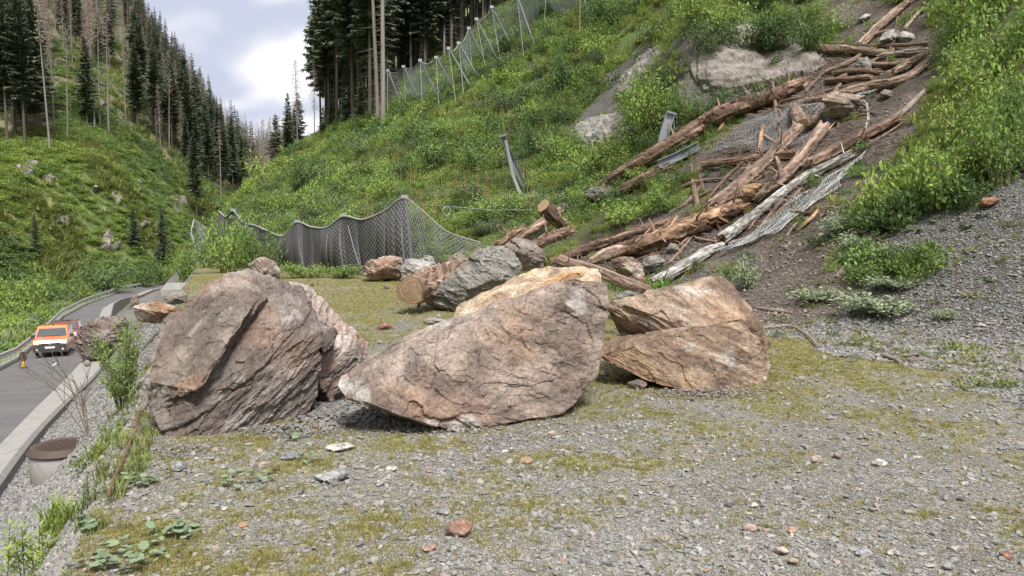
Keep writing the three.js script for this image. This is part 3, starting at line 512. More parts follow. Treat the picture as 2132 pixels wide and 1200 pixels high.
// ---------- logs and sticks ----------
const barkMat = vcol(0.92), woodMat = vcol(0.85);
const BARK = { // bark, flake, stripped wood, how much is stripped
  red: [[0.11, 0.064, 0.048], [0.205, 0.13, 0.098], [0.35, 0.245, 0.185], 0.28],
  tan: [[0.15, 0.1, 0.078], [0.245, 0.172, 0.135], [0.37, 0.27, 0.21], 0.36],
  grey: [[0.2, 0.16, 0.135], [0.3, 0.25, 0.215], [0.42, 0.32, 0.24], 0.3],
  dark: [[0.1, 0.066, 0.048], [0.18, 0.125, 0.092], [0.34, 0.23, 0.15], 0.25],
  orange: [[0.13, 0.076, 0.053], [0.25, 0.155, 0.103], [0.42, 0.275, 0.175], 0.4],
  birch: [[0.27, 0.26, 0.248], [0.44, 0.43, 0.41], [0.13, 0.115, 0.105], 0.2],
};
function logPath(pts, lift = 0.8) {     // [px, py, diameter px, (forward metres)] -> points and radii
  const out = pts.map(([x, y, w, d]) => {
    let q = d ?? -hit(x, y + w * 0.5, 5).z; const r = w / 2 * q / FPX; if (!d) q -= r * lift; return { p: at(x, y, q), r };
  });
  const cv = new THREE.CatmullRomCurve3(out.map(o => o.p), false, 'centripetal'), len = cv.getLength(), n = clamp(Math.ceil(len / 0.055), 8, 170), P = [];
  for (let i = 0; i <= n; i++) { const t = i / n, s = t * (out.length - 1), k = Math.min(Math.floor(s), out.length - 2); P.push({ p: cv.getPoint(t), r: mix(out[k].r, out[k + 1].r, s - k) }); }
  return { P, len };
}
let logSeed = 100;
function buildLog(parent, P, len, kind, ends, o = {}) {
  const R = rng(++logSeed), s0 = logSeed * 3.17, [cb, cf, cw, strip] = BARK[kind], sides = 20, b = new TB(), n = P.length, U = V(0, 1, 0), T = V(), W = V(); let first = -1; const frames = [];
  for (let k = 0; k < n; k++) {
    T.copy(P[Math.min(k + 1, n - 1)].p).sub(P[Math.max(k - 1, 0)].p).normalize();
    if (k === 0 && Math.abs(T.y) > 0.9) U.set(1, 0, 0);
    U.addScaledVector(T, -U.dot(T)).normalize(); W.crossVectors(T, U); const L = k / (n - 1) * len; frames.push([T.clone(), U.clone(), W.clone()]);
    for (let s = 0; s < sides; s++) {
      const a = s / sides * Math.PI * 2, ca = Math.cos(a), sa = Math.sin(a), r = P[k].r;
      const nz = fbm(ca * 1.2 + s0, sa * 1.2, L * 0.9, 3), fl = noise(ca * 5 + s0, sa * 5, L * 2.2), fine = noise(ca * 9, sa * 9 + s0, L * 9);
      const streak = noise(ca * 11 + s0, sa * 11, L * 1.4), plate = worley(ca * 2.2 + s0, sa * 2.2, L * 1.7);
      const knot = Math.pow(clamp(noise(ca * 1.6 + s0, sa * 1.6, L * 2.6) - 0.45, 0, 1), 1) * 0.5;
      let rr = r * (1 + 0.12 * nz + 0.07 * fl + 0.05 * fine + 0.05 * streak + 0.1 * (plate[1] - 0.5) + 0.08 * plate[2] - 0.09 * sstep(0.14, 0, plate[0]) + knot), tt = 0;
      if ((k === 0 && ends[0] === 'b') || (k === n - 1 && ends[1] === 'b')) { tt = (k ? 1 : -1) * r * (R() * 1.7 - 0.3); rr *= 0.75 + 0.25 * R(); }
      const q = P[k].p.clone().addScaledVector(U, ca * rr).addScaledVector(W, sa * rr).addScaledVector(T, tt);
      let c = mix3(cb, cf, sstep(-0.5, 0.5, fl + 0.5 * fine));
      const st = kind === 'birch' ? sstep(0.15, 0.35, noise(ca * 1.5 + s0, sa * 1.5, L * 7)) * strip * 4 : sstep(0.55 - strip, 0.8 - strip, nz * 1.1 + 0.35 * noise(ca * 3 + s0, sa * 3, L * 0.7));
      c = mix3(c, cw, st); const g = 0.86 * clamp(1 + 0.42 * streak + 0.45 * (plate[1] - 0.5) - 0.4 * sstep(0.15, 0, plate[0]) + 0.45 * (R() - 0.5) + 0.25 * fine, 0.3, 1.8); const id = b.v(q, sc3(c, g)); if (first < 0) first = id;
    }
  }
  for (let k = 0; k < n - 1; k++) for (let s = 0; s < sides; s++) { const a = first + k * sides + s, e = first + k * sides + (s + 1) % sides, c = a + sides, d = e + sides; b.i.push(a, e, d, a, d, c); }
  const g = b.geo(); part(parent, 'trunk', n > 12 ? toCreasedNormals(g, 0.35) : g, barkMat);
  const pos = g.attributes.position;
  for (const [k, e] of [[0, ends[0]], [n - 1, ends[1]]]) {
    const eb = new TB(), [t, u, w] = frames[k], dir = k ? 1 : -1, ring = []; for (let s = 0; s < sides; s++) { const j = k * sides + s; ring.push(V(pos.getX(j), pos.getY(j), pos.getZ(j))); }
    const wood = e === 'b' ? mix3(cw, [0.42, 0.28, 0.17], 0.5) : [0.36, 0.25, 0.155], c0 = P[k].p.clone().addScaledVector(t, dir * P[k].r * 0.06);
    const rings = e === 'b' ? [0.72, 0.42, 0] : [0.92, 0.8, 0.7, 0.58, 0.48, 0.36, 0.25, 0.14, 0], last = rings.length - 1, inner = rings.map((f, q) => ring.map(v => { const x = v.clone().lerp(c0, 1 - f); if (e === 'b') x.addScaledVector(t, dir * P[k].r * (R() - 0.6) * 1.1); return x; }));
    let prev = ring; inner.forEach((rg, q) => { for (let s = 0; s < sides; s++) { const m = (s + 1) % sides, cc = sc3(mix3(wood, [0.2, 0.12, 0.07], e === 'b' ? [0.45, 0.1, 0.35][q] : [0.85, 0.25, 0.6, 0.15, 0.5, 0.2, 0.55, 0.3, 0.6][q]), (e === 'b' ? 0.8 : 0.6) + 0.4 * R()); q === last ? eb.tri(prev[s], prev[m], c0, cc) : eb.quad(prev[s], prev[m], rg[m], rg[s], cc); } prev = rg; });
    if (e === 'b') for (let q = 0; q < 9; q++) { const a = R() * 6.28, f = P[k].r * (0.3 + 0.6 * R()), o0 = P[k].p.clone().addScaledVector(u, Math.cos(a) * f).addScaledVector(w, Math.sin(a) * f), tip = o0.clone().addScaledVector(t, dir * P[k].r * (0.6 + 1.7 * R())).addScaledVector(u, (R() - 0.5) * P[k].r); eb.tube([o0, tip], x => P[k].r * 0.16 * (1 - 0.9 * x), sc3(wood, 0.8 + 0.5 * R()), 4); }
    part(parent, e === 'b' ? 'broken_end' : 'cut_end', eb.geo(), woodMat);
  }
  const stubs = o.stubs ?? 0;
  for (let q = 0; q < stubs; q++) {
    const k = 1 + Math.floor(R() * (n - 2)), a = R() * 6.28, [t, u, w] = frames[k], dr = u.clone().multiplyScalar(Math.cos(a)).addScaledVector(w, Math.sin(a)).addScaledVector(t, 0.5 * (R() - 0.3)).normalize(), r = P[k].r, sb = new TB(), l = r * (0.9 + 2.2 * R()) + 0.1;
    const p0 = P[k].p.clone().addScaledVector(dr, r * 0.8); sb.tube([p0, p0.clone().addScaledVector(dr, l * 0.5), p0.clone().addScaledVector(dr, l).add(V(0, (R() - 0.5) * 0.12, 0))], x => r * 0.16 * (1 - 0.6 * x), sc3(cf, 0.9 + 0.5 * R()), 5); part(parent, 'branch_stub', sb.geo(), barkMat);
  }
  if (o.shaggy) { const sb = new TB(); for (let q = 0; q < o.shaggy; q++) { const k = Math.floor(n * (0.12 + 0.86 * R())), a = R() * 6.28, [t, u, w] = frames[Math.min(k, n - 1)], r = P[Math.min(k, n - 1)].r, ra = u.clone().multiplyScalar(Math.cos(a)).addScaledVector(w, Math.sin(a)), ta = u.clone().multiplyScalar(-Math.sin(a)).addScaledVector(w, Math.cos(a)); const p0 = P[Math.min(k, n - 1)].p.clone().addScaledVector(ra, r * 0.98), l = r * (0.4 + 1.3 * R() * R()), e = (R() - 0.5) * 1.6, p1 = p0.clone().addScaledVector(t, l * Math.cos(e)).addScaledVector(ta, l * Math.sin(e)).addScaledVector(ra, r * (0.05 + 0.35 * R())).add(V(0, -0.02, 0)), wd = ta.clone().multiplyScalar(r * (0.07 + 0.16 * R())); const c = sc3(mix3(cb, cw, R()), 0.6 + 0.6 * R()); sb.quad(p0.clone().sub(wd), p0.clone().add(wd), p1.clone().add(wd.clone().multiplyScalar(0.5)), p1.clone().sub(wd), c); } part(parent, 'loose_bark', sb.geo(), barkMat).userData.kind = 'stuff'; }
}
const LG = 'logs carried down by the slide';
function log(pts, kind, ends, label, o = {}) {
  const { P, len } = logPath(pts, o.lift); if (o.shaggy === undefined && !o.name && kind !== 'birch') o = { ...o, shaggy: Math.round(12 + len * 5) }; const t = thing(o.name || 'log', label, o.cat || 'log', o.group || LG); buildLog(t, P, len, kind, ends, o);
  if (o.side) for (const s of o.side) { const z = logPath(s, o.lift); const g = new THREE.Group(); g.name = 'limb'; t.add(g); const n0 = t.children.length; buildLog(g, z.P, z.len, kind, [s.e0 || 'c', s.e1 || 'b'], {}); const kids = [...g.children]; t.remove(g); kids.forEach(c => { c.name = c.name === 'trunk' ? 'limb' : c.name; t.add(c); }); }
  return t;
}
log([[852, 606, 58, 14.6], [890, 592, 55, 15.6], [928, 577, 52, 16.6]], 'red', ['c', 'c'], 'thick log with shaggy peeling bark, sawn end facing the yard', { shaggy: 420 });
log([[1150, 548, 20], [1220, 520, 21], [1310, 492, 22], [1396, 464, 23]], 'red', ['c', 'b'], 'straight slim log lying below the green patch', { stubs: 5 });
log([[1250, 388, 20], [1320, 345, 27], [1400, 297, 31], [1470, 254, 33], [1500, 238, 34], [1560, 215, 32], [1610, 200, 27], [1668, 172, 24]], 'red', ['b', 'b'], 'longest reddish log, bent in the middle, below the concrete face', { stubs: 6, shaggy: 60, lift: 1.2 });
log([[1302, 392, 22], [1345, 370, 24], [1388, 350, 22]], 'dark', ['b', 'b'], 'short dark log piece beneath the longest log', {});
log([[1238, 540, 18], [1285, 522, 30], [1350, 506, 38], [1420, 476, 42], [1490, 448, 38], [1545, 425, 26]], 'orange', ['b', 'b'], 'thick shattered trunk with raw orange splinters', { stubs: 12, shaggy: 170 });
log([[1488, 428, 28], [1560, 368, 27], [1620, 312, 26], [1670, 258, 24]], 'tan', ['b', 'b'], 'thick pale log with a forked upright stub at its top', { stubs: 5, side: [[[1672, 262, 30], [1660, 240, 26], [1652, 222, 16]]] });
log([[1585, 408, 22], [1620, 378, 30], [1650, 350, 26], [1680, 312, 24], [1712, 268, 28]], 'tan', ['b', 'b'], 'cracked log splitting in two beside the forked log', { stubs: 4, shaggy: 40 });
log([[1465, 344, 15], [1530, 336, 16], [1600, 328, 17], [1660, 318, 16]], 'orange', ['c', 'b'], 'thin horizontal log crossing under the forked log', { stubs: 2 });
log([[1368, 586, 22], [1420, 556, 26], [1470, 526, 24], [1500, 512, 14]], 'birch', ['b', 'b'], 'short white birch log with split orange end near the ochre boulder', { stubs: 3 });
log([[1508, 496, 25], [1560, 456, 22], [1620, 410, 20], [1680, 368, 19], [1768, 322, 17]], 'birch', ['b', 'b'], 'long white birch log half under wire netting', { stubs: 4 });
log([[1695, 334, 22], [1760, 300, 22], [1820, 272, 22], [1868, 248, 18]], 'red', ['b', 'b'], 'red brown log ending at the bushes', { stubs: 4, shaggy: 30 });
log([[1855, 252, 12], [1890, 225, 12], [1925, 190, 10]], 'grey', ['b', 'b'], 'thin grey log running into the bushes', { stubs: 3 });
log([[1706, 102, 17], [1760, 103, 18], [1815, 108, 16], [1850, 112, 12]], 'tan', ['c', 'b'], 'horizontal log jutting over the concrete face', { stubs: 2 });
log([[1840, 116, 14], [1885, 110, 15], [1938, 105, 14]], 'grey', ['b', 'c'], 'grey log behind the horizontal one at the bushes', {});
log([[1758, 92, 7], [1830, 96, 8], [1930, 90, 8]], 'dark', ['b', 'b'], 'slim dark pole laid along the top of the log stack', {});
log([[1680, 212, 16], [1722, 205, 18], [1760, 192, 20], [1810, 180, 22], [1860, 172, 20], [1900, 155, 18], [1935, 125, 16]], 'tan', ['b', 'b'], 'long curved pale log above the flat topped slab', { stubs: 3 });
log([[1862, 150, 18], [1895, 132, 18], [1935, 112, 16]], 'tan', ['b', 'b'], 'short pale log parallel to the curved one', {});
log([[1795, 90, 16], [1830, 55, 16], [1865, 25, 15], [1892, 2, 14]], 'tan', ['b', 'b'], 'steep pale log on the bare soil chute', { stubs: 2 });
log([[1885, 58, 8], [1910, 30, 7], [1935, 8, 6]], 'grey', ['b', 'b'], 'thin steep log near the topmost bushes', {});
log([[1740, 152, 12], [1780, 148, 13], [1830, 150, 12]], 'dark', ['b', 'b'], 'dark log deep in the log stack', {});
log([[1720, 168, 11], [1760, 166, 13], [1810, 160, 11]], 'red', ['b', 'b'], 'reddish log low in the log stack', {});
log([[1800, 132, 10], [1840, 136, 11], [1880, 132, 10]], 'dark', ['b', 'b'], 'dark short log right of the grey block', {});
log([[1131, 428, 30, 23.6], [1150, 448, 29, 23.9], [1166, 466, 25, 24.3]], 'dark', ['c', 'b'], 'log stub poking up with a sawn round top', {});
log([[1062, 512, 17, 25.2], [1100, 484, 20, 25], [1140, 458, 20, 25.2], [1165, 440, 17, 26]], 'tan', ['b', 'b'], 'tan log behind the rounded brown boulder', { stubs: 2, shaggy: 30 });
log([[1098, 520, 25, 22.4], [1140, 498, 25, 22.4], [1182, 482, 20, 22.8]], 'red', ['b', 'b'], 'shaggy brown log just above the rounded brown boulder', { shaggy: 110, stubs: 5 });
log([[1050, 504, 16, 25.8], [1068, 490, 20, 25.9], [1086, 478, 16, 26]], 'orange', ['b', 'b'], 'splintered orange root stump at the torn net', { shaggy: 90, stubs: 8 });
log([[1164, 544, 22, 12.6], [1230, 562, 23, 12.2], [1300, 588, 24, 11.6], [1352, 606, 22, 11.2]], 'tan', ['c', 'c'], 'smooth tan log behind the pinkish slab', { stubs: 1 });
log([[1232, 545, 18, 15], [1262, 530, 26, 15.4], [1290, 520, 20, 15.8]], 'tan', ['b', 'b'], 'short pale split log behind the slim log', { shaggy: 20 });
log([[1195, 425, 8], [1225, 405, 9], [1250, 392, 9]], 'tan', ['b', 'b'], 'thin pale pole leading up to the longest log', {});
log([[1335, 660, 10, 10.6], [1300, 652, 11, 10.9], [1255, 640, 10, 11.4]], 'dark', ['b', 'b'], 'dark log lying in the gap behind the ochre boulder', {});
// sticks that can be picked out
function stick(pts, kind, label) { return log(pts.map(a => a.length === 2 ? [...a, 6] : a), kind, ['b', 'b'], label, { name: 'branch', cat: 'branch', group: 'broken branches', lift: 0.3 }); }
stick([[1742, 575, 7], [1770, 545, 7], [1790, 520, 8], [1800, 492, 8]], 'grey', 'curved grey branch standing among wilted leaves');
stick([[1715, 458, 6], [1770, 475, 8], [1815, 492, 7], [1838, 504, 5]], 'tan', 'pale branch with orange broken end under the leafy bush');
stick([[1590, 682, 6], [1640, 680, 8], [1675, 695, 8], [1706, 724, 9]], 'grey', 'bent bare branch beside the ochre boulder');
stick([[1570, 640, 5], [1600, 645, 6], [1650, 652, 5]], 'grey', 'thin twig behind the ochre boulder');
stick([[1400, 400, 7], [1440, 382, 8], [1490, 374, 7], [1525, 374, 5]], 'dark', 'dark curved branch left of the forked log');
stick([[1440, 345, 6], [1446, 390, 10], [1452, 430, 12]], 'red', 'upright reddish stick by the green patch');
stick([[1452, 350, 5], [1460, 378, 6], [1466, 400, 7]], 'red', 'shorter upright stick next to the reddish one');
stick([[1530, 158, 6], [1545, 180, 7], [1562, 202, 8]], 'tan', 'pale stick leaning in front of the concrete face');
stick([[1700, 240, 7], [1725, 210, 9], [1748, 178, 8]], 'tan', 'pale splintered stick across the flat topped slab');
stick([[1802, 272, 6], [1808, 245, 6], [1804, 215, 5]], 'birch', 'white upright twig below the flat topped slab');
stick([[1720, 352, 5], [1735, 330, 5], [1722, 310, 6]], 'tan', 'hooked pale twig at the end of the birch log');
stick([[1414, 512, 6], [1450, 480, 7], [1480, 452, 8]], 'tan', 'pale stick leaning across the shattered trunk');
stick([[1430, 478, 6], [1446, 495, 7], [1490, 504, 5]], 'tan', 'curved pale root under the shattered trunk');
stick([[1600, 412, 5], [1625, 416, 5], [1650, 421, 4]], 'birch', 'white stick lying over the birch log');
stick([[1640, 490, 6], [1652, 474, 6], [1660, 464, 5]], 'tan', 'short tan stick on the bare soil');
stick([[1510, 242, 8], [1545, 240, 9], [1570, 242, 8]], 'orange', 'raw orange splinter under the bend of the longest log');
stick([[1588, 262, 9], [1586, 285, 10], [1582, 312, 8]], 'orange', 'upright split stake below the longest log');
stick([[1870, 985, 6], [1910, 990, 7], [1970, 998, 7]], 'birch', 'pale stick lying on the gravel yard');
stick([[925, 995, 6], [933, 1015, 6], [940, 1034, 7]], 'tan', 'straw coloured stick on the gravel in front of the slab');
stick([[1840, 742, 9], [1870, 750, 8], [1920, 750, 6]], 'dark', 'dark piece of driftwood at the back of the gravel yard');
// thin broken trunks jammed between the big logs
{
  const R = rng(171), spots = [[1740, 150, 120, 50], [1600, 225, 100, 40], [1690, 220, 90, 60], [1480, 430, 110, 50], [1360, 510, 100, 30], [1560, 350, 100, 60], [1660, 300, 90, 60], [1640, 440, 90, 40], [1090, 495, 40, 18], [1800, 250, 70, 50], [1840, 70, 60, 50]];
  for (let k = 0; k < 64; k++) {
    const s = spots[k % spots.length], x = s[0] + (R() + R() - 1) * s[2], y = s[1] + (R() + R() - 1) * s[3], l = 40 + 110 * R() * R(), a = R() < 0.7 ? -0.5 + (R() - 0.5) * 0.9 : (R() - 0.5) * 3, w = 4 + 7 * R() * R(), kd = ['tan', 'red', 'dark', 'red', 'orange', 'tan'][Math.floor(R() * 6)];
    const dx = Math.cos(a) * l / 2, dy = Math.sin(a) * l / 2; log([[x - dx, y - dy, w], [x + (R() - 0.5) * 6, y + (R() - 0.5) * 6, w * 1.05], [x + dx, y + dy, w * 0.7]], kd, ['b', 'b'], 'thin broken trunk jammed among the bigger logs of the slide', { name: 'broken_trunk', group: 'thin broken trunks in the log jam', lift: 1.0 + 1.5 * R(), stubs: R() < 0.5 ? 2 : 0 });
  }
}
// splintered litter spread through the slide
{
  const R = rng(77), b = new TB(), n = 2200; let k = 0;
  const spots = [[1740, 130, 110, 55], [1600, 240, 110, 60], [1680, 200, 80, 60], [1480, 420, 120, 60], [1350, 500, 120, 40], [1560, 340, 110, 60], [1080, 500, 60, 25], [1800, 280, 90, 60], [1650, 420, 120, 60], [1500, 300, 100, 60]];
  while (k < n) { const s = spots[k % spots.length], p = hit(s[0] + (R() + R() - 1) * s[2], s[1] + (R() + R() - 1) * s[3], 9); k++; if (ZONE(p.x, -p.z) === 'green' && R() < 0.7) continue;
    const l = 0.12 + 1.1 * R() * R() * R(), a = R() * 6.28, e = (R() - 0.35) * 0.7, dr = V(Math.cos(a) * Math.cos(e), Math.sin(e), Math.sin(a) * Math.cos(e)), r = 0.008 + 0.03 * R() * R() * R(); p.y += 0.04 + 0.22 * R() * R();
    const c = sc3([[0.2, 0.135, 0.1], [0.12, 0.08, 0.06], [0.29, 0.2, 0.14], [0.17, 0.145, 0.13]][Math.floor(R() * 4)], 0.7 + 0.6 * R());
    b.tube([p.clone().addScaledVector(dr, -l / 2), p.clone().add(V((R() - 0.5) * 0.1 * l, (R() - 0.2) * 0.12 * l, (R() - 0.5) * 0.1 * l)), p.clone().addScaledVector(dr, l / 2)], t => r * (1 - 0.6 * t), c, 4); }
  const m = single('wood_splinters', b.geo(), barkMat, 'brown twigs and splinters littered through the slide', 'splinters'); m.userData.kind = 'stuff';
}
// ---------- rockfall barriers ----------
const netMat = std([0.07, 0.07, 0.074], 0.8), ropeMat = std([0.26, 0.265, 0.27], 0.8);
function meshTexture() { // fine woven mesh: opacity only
  const S = 128, D = new Uint8Array(S * S * 4); for (let y = 0; y < S; y++) for (let x = 0; x < S; x++) { const u = (x / S * 8) % 1, v = (y / S * 8) % 1, a = (Math.min(u, 1 - u) < 0.44 || Math.min(v, 1 - v) < 0.42) ? 255 : 0, o = (y * S + x) * 4; D[o] = D[o + 1] = D[o + 2] = a; D[o + 3] = 255; }
  const t = new THREE.DataTexture(D, S, S, THREE.RGBAFormat); t.wrapS = t.wrapT = THREE.RepeatWrapping; t.magFilter = THREE.LinearFilter; t.needsUpdate = true; return t;
}
const clothMat = new THREE.MeshStandardMaterial({ vertexColors: true, roughness: 0.95, side: THREE.DoubleSide, alphaMap: meshTexture(), transparent: true });
// a net bay: grid of points surf(u, v), u across, v from top to bottom
function netWires(surf, nu, nv, r, col, sides = 3) { // diamond wires
  const b = new TB();
  for (let k = -nv; k < nu; k++) for (const dir of [1, -1]) {
    const pts = []; for (let j = 0; j <= nv; j++) { const i = dir > 0 ? k + j : k + nv - j; if (i < 0 || i > nu) { if (pts.length > 1) b.tube(pts, r, col, sides, false); pts.length = 0; continue; } pts.push(surf(i / nu, j / nv)); }
    if (pts.length > 1) b.tube(pts.slice(), r, col, sides, false);
  }
  return b.geo();
}
function cloth(surf, nu, nv, col, off, scale) {
  const b = new TB(), uv = []; for (let i = 0; i <= nu; i++) for (let j = 0; j <= nv; j++) { const p = surf(i / nu, j / nv).clone().add(off); b.v(p, sc3(col, 0.85 + 0.3 * h3(i >> 2, j, 3))); uv.push(i / nu * scale[0], j / nv * scale[1]); }
  for (let i = 0; i < nu; i++) for (let j = 0; j < nv; j++) { const a = i * (nv + 1) + j; b.i.push(a, a + 1, a + nv + 2, a, a + nv + 2, a + nv + 1); }
  const g = b.geo(); g.setAttribute('uv', new THREE.Float32BufferAttribute(uv, 2)); return g;
}
{ // lower barrier: posts with slack grey nets
  const B = thing('rockfall_net', 'grey slack rockfall net barrier with white top edge behind the yard', 'net barrier');
  // [px, py of the top, metres], points between posts are the sag
  const tops = [[1000, 506, 26.4], [930, 482, 26.6], [880, 440, 26.8], [842, 413, 27], [800, 440, 27.6], [755, 458, 28.4], [713, 452, 29.4], [680, 474, 30], [650, 474, 30.6], [618, 464, 31.3], [590, 492, 32], [558, 482, 33], [530, 470, 34], [507, 465, 35], [485, 440, 36], [470, 452, 37], [455, 440, 38]];
  const crv = new THREE.CatmullRomCurve3(tops.map(t => at(...t)), false, 'centripetal'), topAt = i => crv.getPoint(clamp(i / (tops.length - 1)));
  const posts = [3, 6, 9, 14];
  const bays = [[0, 3, 'torn'], [3, 6, ''], [6, 9, ''], [9, 11, ''], [11, 14, ''], [14, 16, '']];
  for (const k of posts) { const t = at(...tops[k]), g0 = ground(t.x + 0.25, -t.z + 0.35), b = new TB(); b.tube([g0.clone().add(V(0, -0.3, 0)), t.clone().add(V(0, 0.06, -0.12))], 0.07, [1, 1, 1], 8); b.box(t.x, t.y + 0.06, t.z - 0.1, 0.24, 0.12, 0.2, [1, 1, 1]); part(B, 'post', b.geo(), steelDull); }
  for (const [i0, i1, kind] of bays) {
    const bot = new Map(), surf = (u, v) => {
      const s = mix(i0, i1, u), T = topAt(s), gx = T.x + 0.1, gd = -T.z - 0.1, lo = Hxz(gx, gd) + 0.04 - (kind ? 0.1 : 0), y = mix(T.y, lo, v);
      const q = Math.sin(v * Math.PI), fold = (fbm(s * 2.6, 3.1, v * 0.7, 3) * 0.5 + 0.16 * noise(s * 9, v * 0.6, 4)) * (0.25 + v);
      return V(T.x + fold * 0.55 + 0.1 * v, y, T.z + 0.45 * q * (0.5 + 0.5 * Math.sin(s * 2.1)) + fold + 0.35 * v);
    };
    const len = at(...tops[i0]).distanceTo(at(...tops[i1])), hgt = 2.4, nu = Math.round(len / (kind ? 0.13 : 0.16)), nv = Math.round(hgt / 0.2);
    const panel = part(B, 'net_panel', netWires(surf, nu, nv, kind ? 0.011 : 0.015, [1, 1, 1]), kind ? std([0.17, 0.175, 0.185], 0.6, { metalness: 0.3 }) : netMat);
    if (!kind) part(panel, 'fine_mesh', cloth(surf, nu * 4, nv * 2, [0.155, 0.155, 0.16], V(0, 0, -0.035), [len * 1.6, hgt * 1.6]), clothMat);
    const e = new TB(), E = []; for (let k = 0; k <= 30; k++) E.push(topAt(mix(i0, i1, k / 30)).add(V(0, 0.015, 0.01))); e.tube(E, kind ? 0.014 : 0.035, [1, 1, 1], 6); part(B, kind ? 'bare_rope' : 'edge_band', e.geo(), kind ? steelDull : ropeMat);
  }
  for (const [a, b] of [[[724, 470, 28.2], [748, 552, 25.8]], [[842, 413, 27], [930, 430, 31]], [[930, 430, 31], [1110, 437, 33]]]) { const t = new TB(), A = at(...a), C = at(...b), M = A.clone().lerp(C, 0.5).add(V(0, -0.08, 0)); t.tube([A, M, C], 0.012, [1, 1, 1], 4); part(B, 'stay_rope', t.geo(), steelDull); }
  const loop = part(B, 'brake_ring', new THREE.TorusGeometry(0.17, 0.022, 6, 24), steelDull); loop.position.copy(at(930, 440, 31)); loop.rotation.y = 0.4;
}
{ // far end piece, seen edge on
  const B = thing('net_end_panel', 'torn dark net corner hanging on a tilted post by the far bushes', 'net');
  const c = [[407, 458, 41], [428, 475, 41.5], [398, 482, 40], [418, 545, 40]].map(a => at(...a));
  const surf = (u, v) => c[0].clone().lerp(c[1], u).lerp(c[2].clone().lerp(c[3], u * 0.4 + v * 0.6), v).add(V(0.2 * Math.sin(v * 3) * u, 0, 0.3 * Math.sin(u * 3)));
  part(B, 'net_panel', netWires(surf, 12, 12, 0.012, [1, 1, 1]), netMat); part(B, 'fine_mesh', cloth(surf, 16, 16, [0.3, 0.3, 0.31], V(0, 0, -0.04), [3, 3]), clothMat);
  const t = new TB(); t.tube([at(396, 484, 40), at(408, 520, 40), at(420, 565, 40)], 0.08, [1, 1, 1], 6); part(B, 'post', t.geo(), steelDull);
  const e = new TB(); e.tube([c[2], c[0].clone().add(V(-0.1, 0, 0)), c[1]], 0.04, [1, 1, 1], 6); part(B, 'edge_band', e.geo(), ropeMat);
}
{ // upper barrier: leaning posts up the green slope
  const B = thing('upper_rockfall_net', 'row of leaning steel posts with wire nets climbing the green slope', 'net barrier');
  const posts = [[796, 193, 817, 234], [807, 147, 841, 224], [840, 139, 880, 216], [875, 126, 916, 204], [908, 120, 948, 183], [934, 101, 983, 178], [955, 90, 998, 158], [976, 59, 1013, 128], [992, 40, 1040, 124], [1024, 15, 1071, 100], [1077, -6, 1117, 96], [1140, -40, 1152, 22], [1208, -40, 1226, 36]];
  const T = [], F = [], G = [];
  posts.forEach(([tx, ty, bx, by], k) => {
    const b = hit(bx, by, 20), d = -b.z, t = at(tx, ty, d - 1.2), m = new TB(); T.push(t); F.push(b);
    m.tube([b.clone().add(V(0, -0.4, 0)), t], 0.1, [1, 1, 1], 6); part(B, 'post', m.geo(), steelDull);
    const cp = part(B, 'post_head', new THREE.BoxGeometry(0.34, 0.26, 0.26), steelDull); cp.position.copy(t);
    const back = b.clone(); back.z -= 4; back.x -= 1.5; back.y = Hxz(back.x, -back.z); G.push(back);
    const s = new TB(), ft = b.clone(); ft.x -= 1.2; ft.z += 4.0; ft.y = Hxz(ft.x, -ft.z); s.tube([t, ft], 0.02, [1, 1, 1], 4); part(B, 'stay_rope', s.geo(), steelDull);
  });
  const wire = std([0.2, 0.215, 0.24], 0.6, { metalness: 0.2 });
  for (let k = 0; k < T.length - 1; k++) {
    const surf = (u, v) => { const a = T[k].clone().lerp(T[k + 1], u), l = F[k].clone().lerp(F[k + 1], u).lerp(G[k].clone().lerp(G[k + 1], u), 0.75); a.y -= 4 * u * (1 - u) * 0.45 * (1 - v); const p = a.lerp(l, v); p.y -= Math.sin(v * Math.PI) * 0.5; return p; };
    const len = Math.max(2, T[k].distanceTo(T[k + 1])); part(B, 'net_panel', netWires(surf, Math.round(len / 0.3), 22, 0.011, [1, 1, 1]), wire);
    const e = new TB(), E = []; for (let q = 0; q <= 12; q++) E.push(surf(q / 12, 0)); e.tube(E, 0.035, [1, 1, 1], 5); part(B, 'top_rope', e.geo(), steelDull);
  }
}
// bent and fallen steel posts of the destroyed barrier
function hBeam(P, w, h, t) { // beam along P[0..n], web and two flanges
  const b = new TB(), T = P[P.length - 1].clone().sub(P[0]).normalize(), S = V().crossVectors(T, V(0, 0, 1)).normalize(), N = V().crossVectors(S, T).normalize();
  const strip = (a0, a1, b0, b1) => { for (let k = 0; k < P.length - 1; k++) { const q = (p, s, n) => p.clone().addScaledVector(S, s).addScaledVector(N, n), A = P[k], C = P[k + 1]; const c = [[a0, b0], [a1, b0], [a1, b1], [a0, b1]]; for (let j = 0; j < 4; j++) { const [s0, n0] = c[j], [s1, n1] = c[(j + 1) % 4]; b.quad(q(A, s0, n0), q(A, s1, n1), q(C, s1, n1), q(C, s0, n0), [1, 1, 1]); } b.quad(q(A, a0, b0), q(A, a1, b0), q(A, a1, b1), q(A, a0, b1), [1, 1, 1]); b.quad(q(C, a0, b0), q(C, a1, b0), q(C, a1, b1), q(C, a0, b1), [1, 1, 1]); } };
  strip(-w / 2, -w / 2 + t, -h / 2, h / 2); strip(w / 2 - t, w / 2, -h / 2, h / 2); strip(-w / 2 + t, w / 2 - t, -t / 2, t / 2); return b.geo();
}
